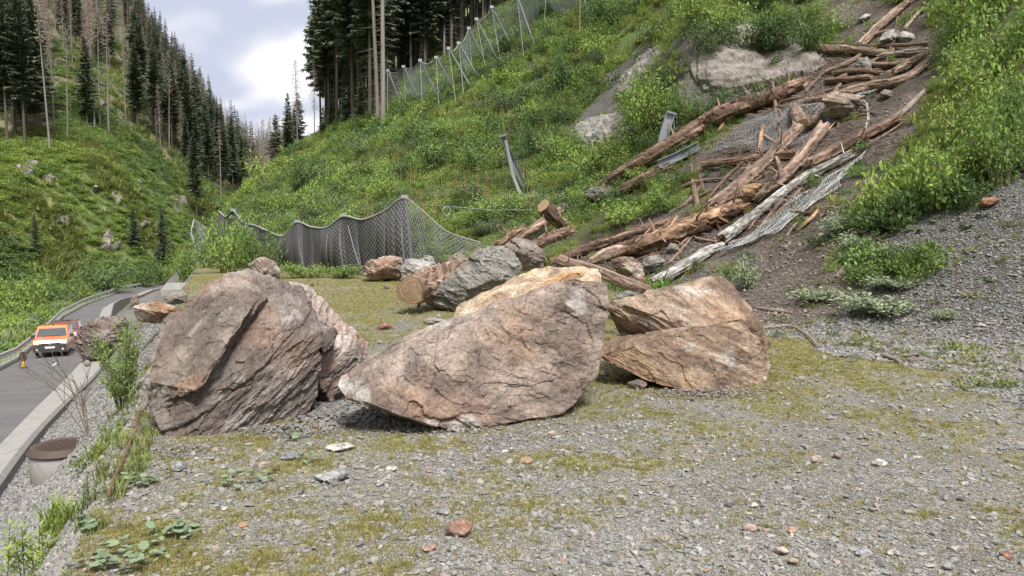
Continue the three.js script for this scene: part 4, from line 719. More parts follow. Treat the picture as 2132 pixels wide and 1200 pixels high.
{
  const beamMat = std([0.19, 0.21, 0.235], 0.5, { metalness: 0.45 });
  const d = -hit(1090, 396, 20).z, A = thing('bent_post', 'tilted steel post with a net rope hanging on the green slope', 'steel post', 'loose steel barrier posts');
  part(A, 'beam', hBeam([at(1093, 392, d), at(1068, 335, d - 0.1), at(1046, 284, d - 0.4)], 0.24, 0.2, 0.03), beamMat); const hd = part(A, 'head_plate', new THREE.BoxGeometry(0.4, 0.1, 0.3), beamMat); hd.position.copy(at(1047, 283, d - 0.4)); hd.rotation.z = 0.3;
  const s = new TB(); for (let k = 0; k < 9; k++) { const o = k * 1.6; s.tube([at(1050 + o * 0.4, 292, d - 0.5), at(1064 + o * 0.7, 360 + o, d - 0.5), at(1080 + o, 405 + o, d - 0.6), at(1112 + o, 440 + o * 0.4, d - 1.0)], 0.018, [1, 1, 1], 4); } part(A, 'torn_net', s.geo(), std([0.27, 0.29, 0.315], 0.6, { metalness: 0.3 }));
  const d2 = -hit(1376, 312, 15).z, C = thing('standing_post', 'upright steel beam still standing above the longest log', 'steel post', 'loose steel barrier posts');
  part(C, 'beam', hBeam([at(1371, 325, d2), at(1384, 275, d2), at(1396, 236, d2)], 0.36, 0.24, 0.035), std([0.27, 0.295, 0.33], 0.45, { metalness: 0.45 })); const h2 = part(C, 'head_plate', new THREE.BoxGeometry(0.42, 0.09, 0.3), beamMat); h2.position.copy(at(1397, 236, d2)); h2.rotation.z = -0.25;
  const rp = new TB(); rp.tube([at(1403, 240, d2), at(1404, 290, d2)], 0.02, [1, 1, 1], 4); part(C, 'hanging_rope', rp.geo(), steelDull);
  const d3 = -hit(1410, 335, 12).z, E = thing('fallen_post', 'fallen steel beam lying under the longest log', 'steel post', 'loose steel barrier posts');
  part(E, 'beam', hBeam([at(1370, 343, d3 - 0.5), at(1410, 326, d3 - 0.4), at(1455, 303, d3 - 0.2)], 0.34, 0.3, 0.035), beamMat);
}
{ // wire netting torn over the slide
  const drape = (label, quad, nu, nv, r, c) => {
    const g = quad.map(([x, y]) => hit(x, y, 8)); const surf = (u, v) => { const p = g[0].clone().lerp(g[1], u).lerp(g[3].clone().lerp(g[2], u), v); p.x += fbm(u * 4, v * 4, 3) * 0.35; p.z += fbm(u * 4 + 9, v * 4, 5) * 0.35; p.y = Hxz(p.x, -p.z) + 0.1 + 0.3 * Math.max(0, fbm(u * 3, v * 3, 8) + 0.15); return p; };
    single('torn_netting', netWires(surf, nu, nv, r, [1, 1, 1]), std(c, 0.6, { metalness: 0.3 }), label, 'netting', 'torn netting in the slide');
  };
  drape('silvery torn netting below the long birch log', [[1500, 545], [1520, 520], [1790, 330], [1745, 400]].map(a => a), 9, 44, 0.008, [0.34, 0.345, 0.35]);
  drape('grey torn netting under the flat topped slab', [[1480, 330], [1560, 250], [1830, 190], [1700, 300]], 20, 30, 0.008, [0.28, 0.285, 0.3]);
  drape('bunched grey netting at the foot of the tilted post', [[1100, 425], [1110, 404], [1220, 396], [1200, 415]], 12, 30, 0.012, [0.4, 0.42, 0.44]);
}
// ---------- vehicles and road sign ----------
function carBody(prof, width, bevel) { // side outline [forward, up] extruded across
  const s = new THREE.Shape(prof.map(([z, y]) => new THREE.Vector2(z, y))); const g = new THREE.ExtrudeGeometry(s, { depth: width - 2 * bevel, bevelEnabled: true, bevelThickness: bevel, bevelSize: bevel * 0.8, bevelOffset: -bevel * 0.8, bevelSegments: 3, curveSegments: 8 });
  g.translate(0, 0, -(width - 2 * bevel) / 2); g.rotateY(-Math.PI / 2); return g; // forward = +z
}
function tumble(g, y0, k) { const p = g.attributes.position; for (let i = 0; i < p.count; i++) { const y = p.getY(i); if (y > y0) p.setX(i, p.getX(i) * (1 - k * (y - y0))); } g.computeVertexNormals(); return g; }
const glassDark = new THREE.MeshPhysicalMaterial({ color: new THREE.Color().setRGB(0.05, 0.06, 0.07), roughness: 0.06, metalness: 0, clearcoat: 1, side: THREE.DoubleSide });
const blackPlastic = std([0.03, 0.031, 0.034], 0.6), rubber = std([0.025, 0.025, 0.027], 0.85), rimMat = std([0.45, 0.46, 0.48], 0.4, { metalness: 0.7 }), lampGlass = new THREE.MeshPhysicalMaterial({ color: new THREE.Color().setRGB(0.62, 0.64, 0.66), roughness: 0.1, clearcoat: 1 });
function wheels(g, track, zf, zr, r) { const tg = new THREE.TorusGeometry(r * 0.78, r * 0.24, 10, 24).rotateY(Math.PI / 2), rg = new THREE.CylinderGeometry(r * 0.62, r * 0.62, 0.14, 16).rotateZ(Math.PI / 2); for (const x of [-1, 1]) for (const z of [zf, zr]) { const w = new THREE.Group(); w.name = 'wheel'; w.position.set(x * track, r, z); g.add(w); part(w, 'tyre', tg, rubber); part(w, 'rim', rg, rimMat); } }
function arches(prof, zs, r) { return prof; }
function quadPanel(c, th = 0.012) { const b = new TB(), q = c.map(a => V(...a)), n = q[1].clone().sub(q[0]).cross(q[3].clone().sub(q[0])).normalize().multiplyScalar(th), o = q.map(v => v.clone().add(n)); b.quad(...o, [1, 1, 1]); b.quad(q[3], q[2], q[1], q[0], [1, 1, 1]); for (let k = 0; k < 4; k++) b.quad(q[k], q[(k + 1) % 4], o[(k + 1) % 4], o[k], [1, 1, 1]); return b.geo(); }
const roadPose = (px, py, d) => { const p = at(px, py, d), [, yr] = nearLine(ROAD, p.x, d); return V(p.x, yr + 0.04, p.z); };
{
  const g = thing('delivery_van', 'orange delivery van with black bumper parked on the road facing uphill', 'van');
  const paint = new THREE.MeshPhysicalMaterial({ color: new THREE.Color().setRGB(0.8, 0.19, 0.05), roughness: 0.22, clearcoat: 1, clearcoatRoughness: 0.08, side: THREE.DoubleSide });
  const arc = (zc, r) => { const o = []; for (let a = 0; a <= 8; a++) { const t = Math.PI * a / 8; o.push([zc + Math.cos(Math.PI - t) * -r, 0.28 + Math.sin(t) * r * 0.95]); } return o.reverse(); };
  const prof = [[-2.15, 0.28], ...arc(-1.35, 0.38), ...arc(1.32, 0.38), [2.12, 0.28], [2.2, 0.5], [2.18, 0.78], [2.08, 0.95], [1.25, 1.12], [0.72, 1.68], [0.5, 1.78], [-0.2, 1.83], [-2.0, 1.8], [-2.15, 1.7], [-2.2, 0.8]];
  const body = part(g, 'body', tumble(carBody(prof, 1.8, 0.07), 1.05, 0.16), paint);
  // windscreen lies on the slope between bonnet and roof
  const zs = y => 1.25 + (0.72 - 1.25) * (y - 1.12) / 0.56, w = y => 0.82 * (1 - 0.16 * Math.max(0, y - 1.05));
  part(g, 'windscreen', quadPanel([[-w(1.15), 1.15, zs(1.15) + 0.012], [w(1.15), 1.15, zs(1.15) + 0.012], [w(1.62) * 0.94, 1.62, zs(1.62) + 0.012], [-w(1.62) * 0.94, 1.62, zs(1.62) + 0.012]]), glassDark);
  for (const s of [-1, 1]) {
    const X = y => s * (0.905 * (1 - 0.16 * Math.max(0, y - 1.05)));
    const win = [[X(1.12), 1.12, 0.98], [X(1.6), 1.6, 0.56], [X(1.62), 1.62, -0.2], [X(1.12), 1.12, -0.2]]; part(g, 'side_window', quadPanel(s > 0 ? win : win.slice().reverse()), glassDark);
    const m = part(g, 'mirror', new THREE.BoxGeometry(0.2, 0.2, 0.12), blackPlastic); m.position.set(s * 1.03, 1.16, 0.92);
    const hl = part(g, 'headlight', new THREE.SphereGeometry(0.17, 14, 10), lampGlass); hl.scale.set(1.05, 0.72, 0.6); hl.position.set(s * 0.68, 0.83, 2.06);
    const fg = part(g, 'fog_light', new THREE.CylinderGeometry(0.06, 0.06, 0.05, 12).rotateX(Math.PI / 2), lampGlass); fg.position.set(s * 0.66, 0.42, 2.24);
  }
  part(g, 'bumper', new THREE.BoxGeometry(1.76, 0.46, 0.2, 6, 2, 2).translate(0, 0.48, 2.14), blackPlastic);
  part(g, 'grille', new THREE.BoxGeometry(1.1, 0.07, 0.05).translate(0, 0.77, 2.2), blackPlastic);
  const em = part(g, 'emblem', new THREE.TorusGeometry(0.075, 0.012, 6, 20), rimMat); em.position.set(0, 0.79, 2.235);
  const vee = new TB(); vee.tube([V(-0.045, 0.84, 2.235), V(-0.015, 0.745, 2.235), V(0, 0.78, 2.235), V(0.015, 0.745, 2.235), V(0.045, 0.84, 2.235)], 0.008, [1, 1, 1], 5); part(g, 'emblem', vee.geo(), rimMat);
  part(g, 'number_plate', new THREE.BoxGeometry(0.52, 0.12, 0.02).translate(0, 0.54, 2.255), std([0.6, 0.61, 0.62], 0.5));
  part(g, 'roof_hatch', new THREE.BoxGeometry(0.1, 0.05, 0.16).translate(0, 1.83, 0.35), blackPlastic);
  const wb = new TB(); wb.tube([V(-0.5, 1.16, 1.25), V(0.1, 1.2, 1.22)], 0.012, [1, 1, 1], 4); wb.tube([V(0.0, 1.16, 1.25), V(0.55, 1.2, 1.22)], 0.012, [1, 1, 1], 4); part(g, 'wiper', wb.geo(), blackPlastic);
  wheels(g, 0.78, 1.32, -1.35, 0.31);
  const p = roadPose(114, 743, 47); g.position.copy(p); g.rotation.y = Math.atan2(0.42, 0.9); g.rotation.order = 'YXZ'; g.rotation.x = -0.07;
}
{
  const g = thing('parked_car', 'dark red car parked behind the orange van', 'car');
  const paint = new THREE.MeshPhysicalMaterial({ color: new THREE.Color().setRGB(0.14, 0.012, 0.016), roughness: 0.3, clearcoat: 1, side: THREE.DoubleSide });
  const prof = [[-2.1, 0.3], [-1.75, 0.3], [-1.6, 0.62], [-1.1, 0.62], [-0.95, 0.3], [0.95, 0.3], [1.1, 0.62], [1.6, 0.62], [1.75, 0.3], [2.05, 0.32], [2.12, 0.6], [2.0, 0.88], [1.05, 1.02], [0.4, 1.5], [0.1, 1.56], [-1.3, 1.55], [-1.9, 1.1], [-2.12, 1.0]];
  part(g, 'body', tumble(carBody(prof, 1.8, 0.07), 0.98, 0.22), paint);
  const zs = y => 1.05 + (0.4 - 1.05) * (y - 1.02) / 0.48;
  part(g, 'windscreen', quadPanel([[-0.78, 1.05, zs(1.05) + 0.012], [0.78, 1.05, zs(1.05) + 0.012], [0.66, 1.46, zs(1.46) + 0.012], [-0.66, 1.46, zs(1.46) + 0.012]]), glassDark);
  for (const s of [-1, 1]) { const X = y => s * (0.905 * (1 - 0.22 * Math.max(0, y - 0.98))), win = [[X(1.04), 1.04, 0.9], [X(1.46), 1.46, 0.42], [X(1.47), 1.47, -1.2], [X(1.04), 1.04, -1.6]]; part(g, 'side_window', quadPanel(s > 0 ? win : win.slice().reverse()), glassDark); const m = part(g, 'mirror', new THREE.BoxGeometry(0.2, 0.14, 0.1), blackPlastic); m.position.set(s * 1.02, 1.06, 0.75); const hl = part(g, 'headlight', new THREE.SphereGeometry(0.15, 12, 8), lampGlass); hl.scale.set(1.1, 0.6, 0.6); hl.position.set(s * 0.68, 0.76, 1.98); const rr = part(g, 'roof_rail', new THREE.CylinderGeometry(0.022, 0.022, 1.6, 6).rotateX(Math.PI / 2), rimMat); rr.position.set(s * 0.66, 1.6, -0.6); }
  part(g, 'bumper', new THREE.BoxGeometry(1.74, 0.26, 0.16).translate(0, 0.42, 2.06), blackPlastic);
  wheels(g, 0.78, 1.35, -1.35, 0.32);
  const p = roadPose(137, 715, 53.5); g.position.copy(p); g.rotation.y = Math.atan2(0.44, 0.9); g.rotation.order = 'YXZ';  g.rotation.x = -0.04;
}
{
  const g = thing('road_sign', 'round traffic sign on tripod legs seen from behind on the road', 'road sign'), p = roadPose(50, 795, 37); g.position.copy(p); g.position.y += 0; g.rotation.y = -0.35;
  const back = std([0.06, 0.04, 0.035], 0.7);
  part(g, 'disc', new THREE.CylinderGeometry(0.24, 0.24, 0.02, 32).rotateX(Math.PI / 2).translate(0, 0.56, 0), back);
  const rim = part(g, 'disc_rim', new THREE.TorusGeometry(0.24, 0.014, 6, 32), back); rim.position.set(0, 0.56, 0);
  for (const [x, z] of [[-0.17, 0.1], [0.24, 0.1]]) { const b = new TB(); b.tube([V(x * 0.4, 0.5, 0.02), V(x, 0, z)], 0.016, [1, 1, 1], 6); part(g, 'leg', b.geo(), back); }
  const b = new TB(); b.box(-0.04, 0.39, 0.035, 0.045, 0.84, 0.02, [1, 1, 1]); part(g, 'post', b.geo(), std([0.13, 0.1, 0.09], 0.6));
  const l = thing('warning_lamp', 'yellow warning lamp standing under the round sign', 'lamp'); l.position.copy(p).add(V(0.07, 0, 0.1));
  part(l, 'lamp_body', new THREE.BoxGeometry(0.17, 0.15, 0.12).translate(0, 0.13, 0), std([0.62, 0.34, 0.02], 0.5)); part(l, 'lens', new THREE.CylinderGeometry(0.075, 0.075, 0.09, 18).rotateX(Math.PI / 2).translate(0, 0.26, 0.0), std([0.75, 0.4, 0.03], 0.3)); part(l, 'lamp_base', new THREE.BoxGeometry(0.2, 0.06, 0.16).translate(0, 0.03, 0), blackPlastic);
  const st = at(160, 765, 33); single('rock', new THREE.DodecahedronGeometry(0.16, 1).scale(0.9, 1, 0.8), std([0.2, 0.18, 0.17]), 'single grey stone lying on top of the road wall', 'rock').position.copy((() => { const r = alongRoad(0.25, 34, 34, 1)[0].p; r.y += 0.28; return r; })());
}
// ---------- trees ----------
function spruceGeo(seed, H, base, spread, dead, lod = 1) {
  const R = rng(seed), b = new TB(), t = new TB();
  const bend = [(R() - 0.5) * 0.5, (R() - 0.5) * 0.5], ax = y => V(bend[0] * (y / H) ** 2, y, bend[1] * (y / H) ** 2);
  const tc = dead ? [0.2, 0.178, 0.168] : [0.10, 0.082, 0.07];
  const tp = []; for (let k = 0; k <= 8; k++) tp.push(ax(H * k / 8)); t.tube(tp, x => 0.17 * (H / 24) * Math.pow(1 - x, 0.8) + 0.02, tc, lod > 0.6 ? 7 : 5, false, (p, x, a) => sc3(tc, 0.75 + 0.5 * h3(Math.round(p.y * 3), Math.round(a * 3), seed)));
  // thin dead branches below the crown
  if (lod > 0.6) for (let y = H * 0.1; y < H * base; y += 0.5) for (let k = 0; k < 2; k++) { const a = R() * 6.28, l = 0.5 + R() * 1.5, o = ax(y); t.tube([o, o.clone().add(V(Math.cos(a) * l, -0.25 * l, Math.sin(a) * l))], x => 0.016 * (1.2 - x), [0.15, 0.13, 0.12], 3, false); }
  const dy = (dead ? 0.5 : 0.42) / lod; let y = H * base;
  while (y < H - 0.25) {
    const f = (y - H * base) / (H * (1 - base)), L0 = spread * (Math.pow(1 - f, 0.75) * (0.55 + 0.45 * sstep(0, 0.25, f))) + 0.22, n = Math.round((dead ? 5 : 6) * (0.8 + 0.4 * R())), a0 = R() * 6.28;
    for (let k = 0; k < n; k++) {
      if (R() < (dead ? 0.15 : 0.1)) continue;
      const a = a0 + k / n * 6.28 + (R() - 0.5) * 0.7, L = L0 * (0.55 + 0.6 * R()), o = ax(y + (R() - 0.5) * dy), up = mix(-0.42, 0.25, f) + (R() - 0.5) * 0.2, dir = V(Math.cos(a), up, Math.sin(a)), sd = V(-Math.sin(a), 0, Math.cos(a));
      const pt = s => o.clone().addScaledVector(dir, L * s).add(V(0, 0.18 * L * s * s - 0.1 * s, 0));
      if (dead) {
        const c = sc3([0.225, 0.17, 0.15], 0.7 + 0.6 * R()); b.tube([pt(0), pt(0.5), pt(1)], x => 0.02 * (1.15 - x), c, 3, false);
        for (let q = 0; q < 9 * lod; q++) { const s = 0.2 + 0.75 * R(), p = pt(s), w = (R() < 0.5 ? -1 : 1) * (0.25 + 0.5 * R()) * L * 0.35; const e = p.clone().addScaledVector(sd, w).addScaledVector(dir, 0.2 * L * R()).add(V(0, -0.1 - 0.25 * R(), 0)); b.tri(p, e, p.clone().add(V(0, -0.05, 0)).addScaledVector(dir, 0.07), c); }
      } else {
        const tone = 0.65 + 0.7 * R(), c = sc3([0.056, 0.076, 0.046], tone), c2 = sc3([0.08, 0.105, 0.056], tone), m = Math.max(3, Math.round((4 + 3 * L / spread) * lod));
        for (let q = 0; q < m; q++) {
          const s = 0.12 + 0.88 * (q + R() * 0.6) / m, p = pt(s), w = L * (0.34 - 0.2 * s) * (0.7 + 0.6 * R()) + 0.1;
          for (const sg of [-1, 1]) { const e = p.clone().addScaledVector(sd, sg * w).addScaledVector(dir, 0.22 * L * (0.4 + R())).add(V(0, -0.08 - 0.34 * R() * Math.min(1, L * 0.5), 0)); const p2 = pt(Math.min(1, s + 0.2)); b.tri(p, e, p2, R() < 0.5 ? c : c2); }
          const hang = p.clone().addScaledVector(sd, (R() - 0.5) * w).add(V(0, -0.25 - 0.4 * R(), 0)); b.tri(p, pt(Math.min(1, s + 0.25)), hang, c);
        }
      }
    }
    y += dy * (0.8 + 0.4 * R());
  }
  return [t.geo(), b.geo()];
}
const needleMat = vcol(0.9), trunkMat = vcol(0.95);
const kinds = { green: [], dead: [], snag: [] };
for (let k = 0; k < 3; k++) { kinds.green.push(spruceGeo(11 + k, 26, 0.2 + 0.1 * k, 3.3, false)); kinds.dead.push(spruceGeo(31 + k, 24, 0.22 + 0.1 * k, 2.5, true)); }
for (let k = 0; k < 2; k++) kinds.snag.push(spruceGeo(51 + k, 22, 0.72, 0.9, true));
kinds.low = [spruceGeo(61, 18, 0.06, 2.8, false), spruceGeo(62, 14, 0.04, 2.6, false)];
const protoH = { green: 26, dead: 24, snag: 22, low: 16 };
function tree(kind, p, height, seed, label, group, name) {
  const R = rng(seed), L = kinds[kind], [tg, cg] = L[Math.floor(R() * L.length)], o = thing(name || { green: 'spruce_tree', dead: 'dead_spruce', snag: 'bare_trunk', low: 'young_spruce' }[kind], label, 'tree', group);
  part(o, 'trunk', tg, trunkMat); part(o, kind === 'green' || kind === 'low' ? 'crown' : 'bare_branches', cg, needleMat);
  const s = height / protoH[kind]; o.position.copy(p).add(V(0, -0.2, 0)); o.scale.set(s * (0.85 + 0.3 * R()), s, s * (0.85 + 0.3 * R())); o.rotation.y = R() * 6.28; o.rotation.z = (R() - 0.5) * (kind === 'snag' ? 0.1 : 0.04); return o;
}
{ // wood on the far hillside
  const R = rng(501), line = WOODLINE, list = [], cells = new Set();
  for (let k = 0; k < 60000 && list.length < 1500; k++) {
    const th = -0.66 + 0.40 * R(), r = Math.exp(mix(Math.log(125), Math.log(680), Math.sqrt(R()))), x = Math.sin(th) * r, d = Math.cos(th) * r; if (ZONE(x, d) !== 'far') continue;
    const key = Math.floor(x / 4.2) + ',' + Math.floor(d / 4.2); if (cells.has(key)) continue;
    const p = ground(x, d), [sx, sy] = pixelOf(p); if (sx < -150 || sx > 625 || sy > lerpLine(line, sx) || sy < -260) continue;
    if (d > 150 && p.y < -5) continue;
    if (sx > 95 && sx < 275 && sy > 150) continue;
    cells.add(key); const n = fbm(x * 0.022 + 3, d * 0.022, 5, 3) + (sx < 95 && sy > 180 ? 0.3 : 0) - (sx > 100 && sx < 260 ? 0.4 : 0) - 0.1;
    list.push({ p, r, kind: n > 0.0 ? 'green' : R() < 0.88 ? 'dead' : 'green', h: 15 + 12 * R() });
  }
  list.sort((a, b) => a.r - b.r);
  const near = list.slice(0, 230), rest = list.slice(230);
  near.forEach((t, k) => tree(t.kind, t.p, t.h, 900 + k, t.kind === 'green' ? 'dark green spruce standing in the wood on the far hillside' : 'grey brown dead spruce in the wood on the far hillside', t.kind === 'green' ? 'green spruces on the far hillside' : 'dead spruces on the far hillside'));
  for (const [kind, nm, lb] of [['green', 'distant_green_forest', 'mass of dark green spruces high on the far hillside'], ['dead', 'distant_dead_forest', 'mass of grey brown dead spruces high on the far hillside']]) {
    const [tg, cg] = spruceGeo(kind === 'green' ? 71 : 72, kind === 'green' ? 26 : 24, 0.3, 2.9, kind === 'dead', 0.62), g = mergeGeometries([tg, cg]);
    scatter(nm, g, needleMat, rest.filter(t => t.kind === kind).map(t => ({ p: t.p, s: t.h / protoH[kind], q: Q(R() * 6.28), c: [0.8 + 0.4 * R(), 0.8 + 0.4 * R(), 0.8 + 0.3 * R()] })), lb, 'forest');
  }
  // single trunks along the edge of the wood, each placed on its own spot
  for (const [x, y, h, kd, lb] of [[15, 300, 30, 'green', 'tall dark spruce at the picture edge on the far hillside'], [52, 305, 31, 'green', 'broad dark spruce with bare lower trunk on the far hillside'], [74, 288, 27, 'green', 'dark spruce with low crown left of the bare trunks'], [28, 270, 26, 'green', 'dark spruce behind the two foremost spruces'], [104, 318, 28, 'snag', 'lone pale trunk standing lowest on the green far slope'], [112, 276, 24, 'snag', 'pale trunk just above the lowest one'], [140, 290, 23, 'snag', 'slender pale trunk beside the rocky hollow'],
    [197, 268, 26, 'snag', 'tall pale trunk leaning among dead spruces'], [208, 262, 27, 'snag', 'tall pale trunk paired with the leaning one'], [226, 277, 27, 'snag', 'tall pale trunk rightmost of the leaning group'], [181, 262, 20, 'green', 'small dark spruce under the dead stand'], [262, 262, 20, 'snag', 'broken pale trunk on the ridge of the spur'], [276, 236, 19, 'snag', 'second broken pale trunk on the spur'], [283, 210, 18, 'snag', 'third broken pale trunk on the spur'], [180, 190, 22, 'dead', 'grey dead spruce at the head of the green slope'], [346, 296, 24, 'dead', 'grey dead spruce above the grassy ridge'], [352, 318, 22, 'snag', 'pale trunk on the grassy ridge'], [460, 425, 22, 'snag', 'lone pale trunk low in the side valley'], [400, 335, 30, 'dead', 'tall dead spruce over the grassy ridge'], [420, 345, 28, 'dead', 'dead spruce next to the tall one over the grassy ridge']])
    tree(kd, hit(x, y, 70), h, x * 7 + y, lb);
  tree('green', hit(410, 462, 70), 21, 77, 'lone dark spruce at the foot of the far slope');
  tree('low', hit(280, 520, 70), 9, 5, 'small dark conifer low on the green far slope'); tree('low', hit(75, 540, 70), 8, 6, 'young dark conifer among shrubs by the road'); tree('low', hit(340, 560, 70), 10, 7, 'dark conifer in the valley shade behind the bushes');
}
{ // spruce stand above the upper barrier
  const R = rng(611), line = [[630, 296], [680, 270], [780, 256], [806, 200], [870, 165], [930, 140], [1000, 60], [1060, 10], [1160, -60]], cells = new Set(); let n = 0;
  for (let k = 0; k < 20000 && n < 170; k++) {
    const th = -0.262 + 0.30 * R(), r = mix(90, 175, Math.pow(R(), 0.8)), x = Math.sin(th) * r, d = Math.cos(th) * r, key = Math.floor(x / 3.2) + ',' + Math.floor(d / 3.2); if (cells.has(key)) continue;
    const p = ground(x, d), [sx, sy] = pixelOf(p); if (sy > lerpLine(line, sx) || sx < 655 || sx > 1090) continue; cells.add(key); n++;
    tree(sx > 930 && R() < 0.3 ? 'dead' : 'green', p, 25 + 8 * R(), 3000 + k, 'dark spruce in the tall stand above the upper net', 'spruces above the upper net', 'spruce_tree');
  }
  for (let k = 0, m = 0; k < 9000 && m < 70; k++) { const th = mix(-0.1, 0.02, R()), r = mix(104, 200, R()), x = Math.sin(th) * r, d = Math.cos(th) * r, key = Math.floor(x / 3.2) + ',' + Math.floor(d / 3.2); if (cells.has(key)) continue; const p = ground(x, d), [sx, sy] = pixelOf(p); if (sy > lerpLine(line, sx) - 15) continue; cells.add(key); m++; tree(R() < 0.2 ? 'dead' : 'green', p, 22 + 8 * R(), 5000 + k, 'spruce high behind the upper net near the top edge', 'spruces high behind the upper net', 'spruce_tree'); }
  for (const [x, y, h, kd, lb] of [[788, 266, 34, 'snag', 'tall pale twin trunk standing in front of the spruce stand'], [798, 264, 33, 'snag', 'second tall pale trunk beside its twin before the spruce stand'], [641, 296, 15, 'dead', 'bare larch at the outer edge of the spruce stand'], [655, 292, 11, 'dead', 'low brown dead conifer beside the bare larch'], [690, 262, 27, 'green', 'outermost tall spruce of the stand against the sky'], [668, 275, 25, 'green', 'slightly smaller spruce at the stand edge against the sky'], [735, 258, 30, 'green', 'dense spruce behind the twin trunks'], [770, 252, 28, 'green', 'dense spruce directly left of the twin trunks'], [925, 128, 26, 'snag', 'single brown trunk behind the upper net'], [690, 268, 6, 'low', 'young spruce under the outermost tall spruce'], [725, 262, 8, 'low', 'young spruce at the shaded foot of the stand'], [752, 262, 7, 'low', 'bushy young spruce left of the twin trunks'], [820, 215, 6, 'low', 'young spruce behind the first leaning posts'], [672, 285, 5, 'low', 'small young spruce at the stand edge']])
    tree(kd, hit(x, y, 40), h, x * 3 + y, lb);
}
// ---------- plants ----------
function leaf(b, p, dir, nrm, L, W, c) { const s = V().crossVectors(dir, nrm).normalize().multiplyScalar(W / 2), m = p.clone().addScaledVector(dir, L * 0.45).addScaledVector(nrm, -L * 0.06), e = p.clone().addScaledVector(dir, L); const n = b.p.length / 3; b.v(p, c); b.v(m.clone().add(s), c); b.v(e, c); b.v(m.clone().sub(s), c); b.i.push(n, n + 1, n + 2, n, n + 2, n + 3); }
const rdir = R => { const z = 2 * R() - 1, a = R() * 6.28, q = Math.sqrt(1 - z * z); return V(q * Math.cos(a), z, q * Math.sin(a)); };
function clumpGeo(seed, n, L, W, hgt, tips = 0) { // leafy dome, unit radius
  const R = rng(seed), b = new TB(), lobes = []; for (let k = 0; k < 7; k++) { const a = R() * 6.28, q = 0.55 * Math.sqrt(R()); lobes.push([V(Math.cos(a) * q, hgt * (0.25 + 0.5 * R()), Math.sin(a) * q), 0.32 + 0.25 * R()]); }
  for (let k = 0; k < n; k++) { const [c, r] = lobes[k % 7], d = rdir(R); if (d.y < -0.35) d.y *= -0.5; const p = c.clone().addScaledVector(d, r * Math.pow(R(), 0.3)); if (p.y < 0) p.y = R() * 0.1; const o = d.clone().add(rdir(R).multiplyScalar(0.9)); o.y += 0.25; o.normalize(); const nn = rdir(R).add(V(0, 1.2, 0)).normalize(), g = 0.7 + 0.6 * R(); leaf(b, p, o, nn, L * (0.6 + 0.8 * R()), W * (0.7 + 0.6 * R()), [g * (0.9 + 0.25 * R()), g, g * (0.8 + 0.4 * R())]); }
  for (let k = 0; k < tips; k++) { const a = R() * 6.28, q = Math.sqrt(R()) * 0.8, x = Math.cos(a) * q, z = Math.sin(a) * q, h = hgt * (1 + 0.7 * R()); b.tube([V(x, 0, z), V(x + (R() - 0.5) * 0.15, h, z + (R() - 0.5) * 0.15)], 0.012, [0.9, 0.7, 0.5], 3, false); }
  return b.geo();
}
function herbGeo(seed, stems, leaves) { // upright leafy stems, unit height
  const R = rng(seed), b = new TB();
  for (let k = 0; k < stems; k++) { const a = R() * 6.28, q = Math.sqrt(R()) * 0.42, x = Math.cos(a) * q, z = Math.sin(a) * q, h = 0.55 + 0.5 * R(), lx = (R() - 0.5) * 0.25, lz = (R() - 0.5) * 0.25, P = t => V(x + lx * t, h * t, z + lz * t); b.tube([P(0), P(1)], 0.010, [0.8, 0.75, 0.6], 3, false);
    for (let j = 0; j < leaves; j++) { const t = 0.12 + 0.88 * (j + R()) / leaves, e = R() * 6.28, dd = V(Math.cos(e), 0.45 + 0.4 * R(), Math.sin(e)).normalize(), g = 0.75 + 0.5 * R(); leaf(b, P(t), dd, V(-dd.x, 1, -dd.z).normalize(), 0.24 * (1.2 - 0.6 * t), 0.055, [g, g, g * 0.9]); } }
  return b.geo();
}
function grassGeo(seed, n, spread, lean) { const R = rng(seed), b = new TB(); for (let k = 0; k < n; k++) { const a = R() * 6.28, q = Math.sqrt(R()) * spread, x = Math.cos(a) * q, z = Math.sin(a) * q, h = 0.45 + 0.6 * R(), e = R() * 6.28, l = lean * (0.4 + R()), w = 0.035, s = V(-Math.sin(e) * w, 0, Math.cos(e) * w), g = 0.75 + 0.5 * R(), c = [g * (0.95 + 0.2 * R()), g, g], p0 = V(x, 0, z), p1 = V(x + Math.cos(e) * l * 0.35, h * 0.6, z + Math.sin(e) * l * 0.35), p2 = V(x + Math.cos(e) * l, h, z + Math.sin(e) * l); b.quad(p0.clone().sub(s), p0.clone().add(s), p1.clone().add(s.clone().multiplyScalar(0.7)), p1.clone().sub(s.clone().multiplyScalar(0.7)), c); b.tri(p1.clone().sub(s.clone().multiplyScalar(0.7)), p1.clone().add(s.clone().multiplyScalar(0.7)), p2, c); } return b.geo(); }
const greenMat = leafMat(), tuftMat = leafMat({ transmission: 0.25 });
const GREENS = [[0.145, 0.225, 0.062], [0.18, 0.275, 0.066], [0.225, 0.32, 0.075], [0.095, 0.16, 0.052], [0.26, 0.35, 0.085], [0.13, 0.2, 0.08]];
const greenOf = (R, v) => { const k = clamp(v * 0.5 + 0.5 + (R() - 0.5) * 0.5, 0, 0.999), a = [3, 0, 5, 1, 2, 4][Math.floor(k * 6)]; return sc3(GREENS[a], 0.8 + 0.4 * R()); };
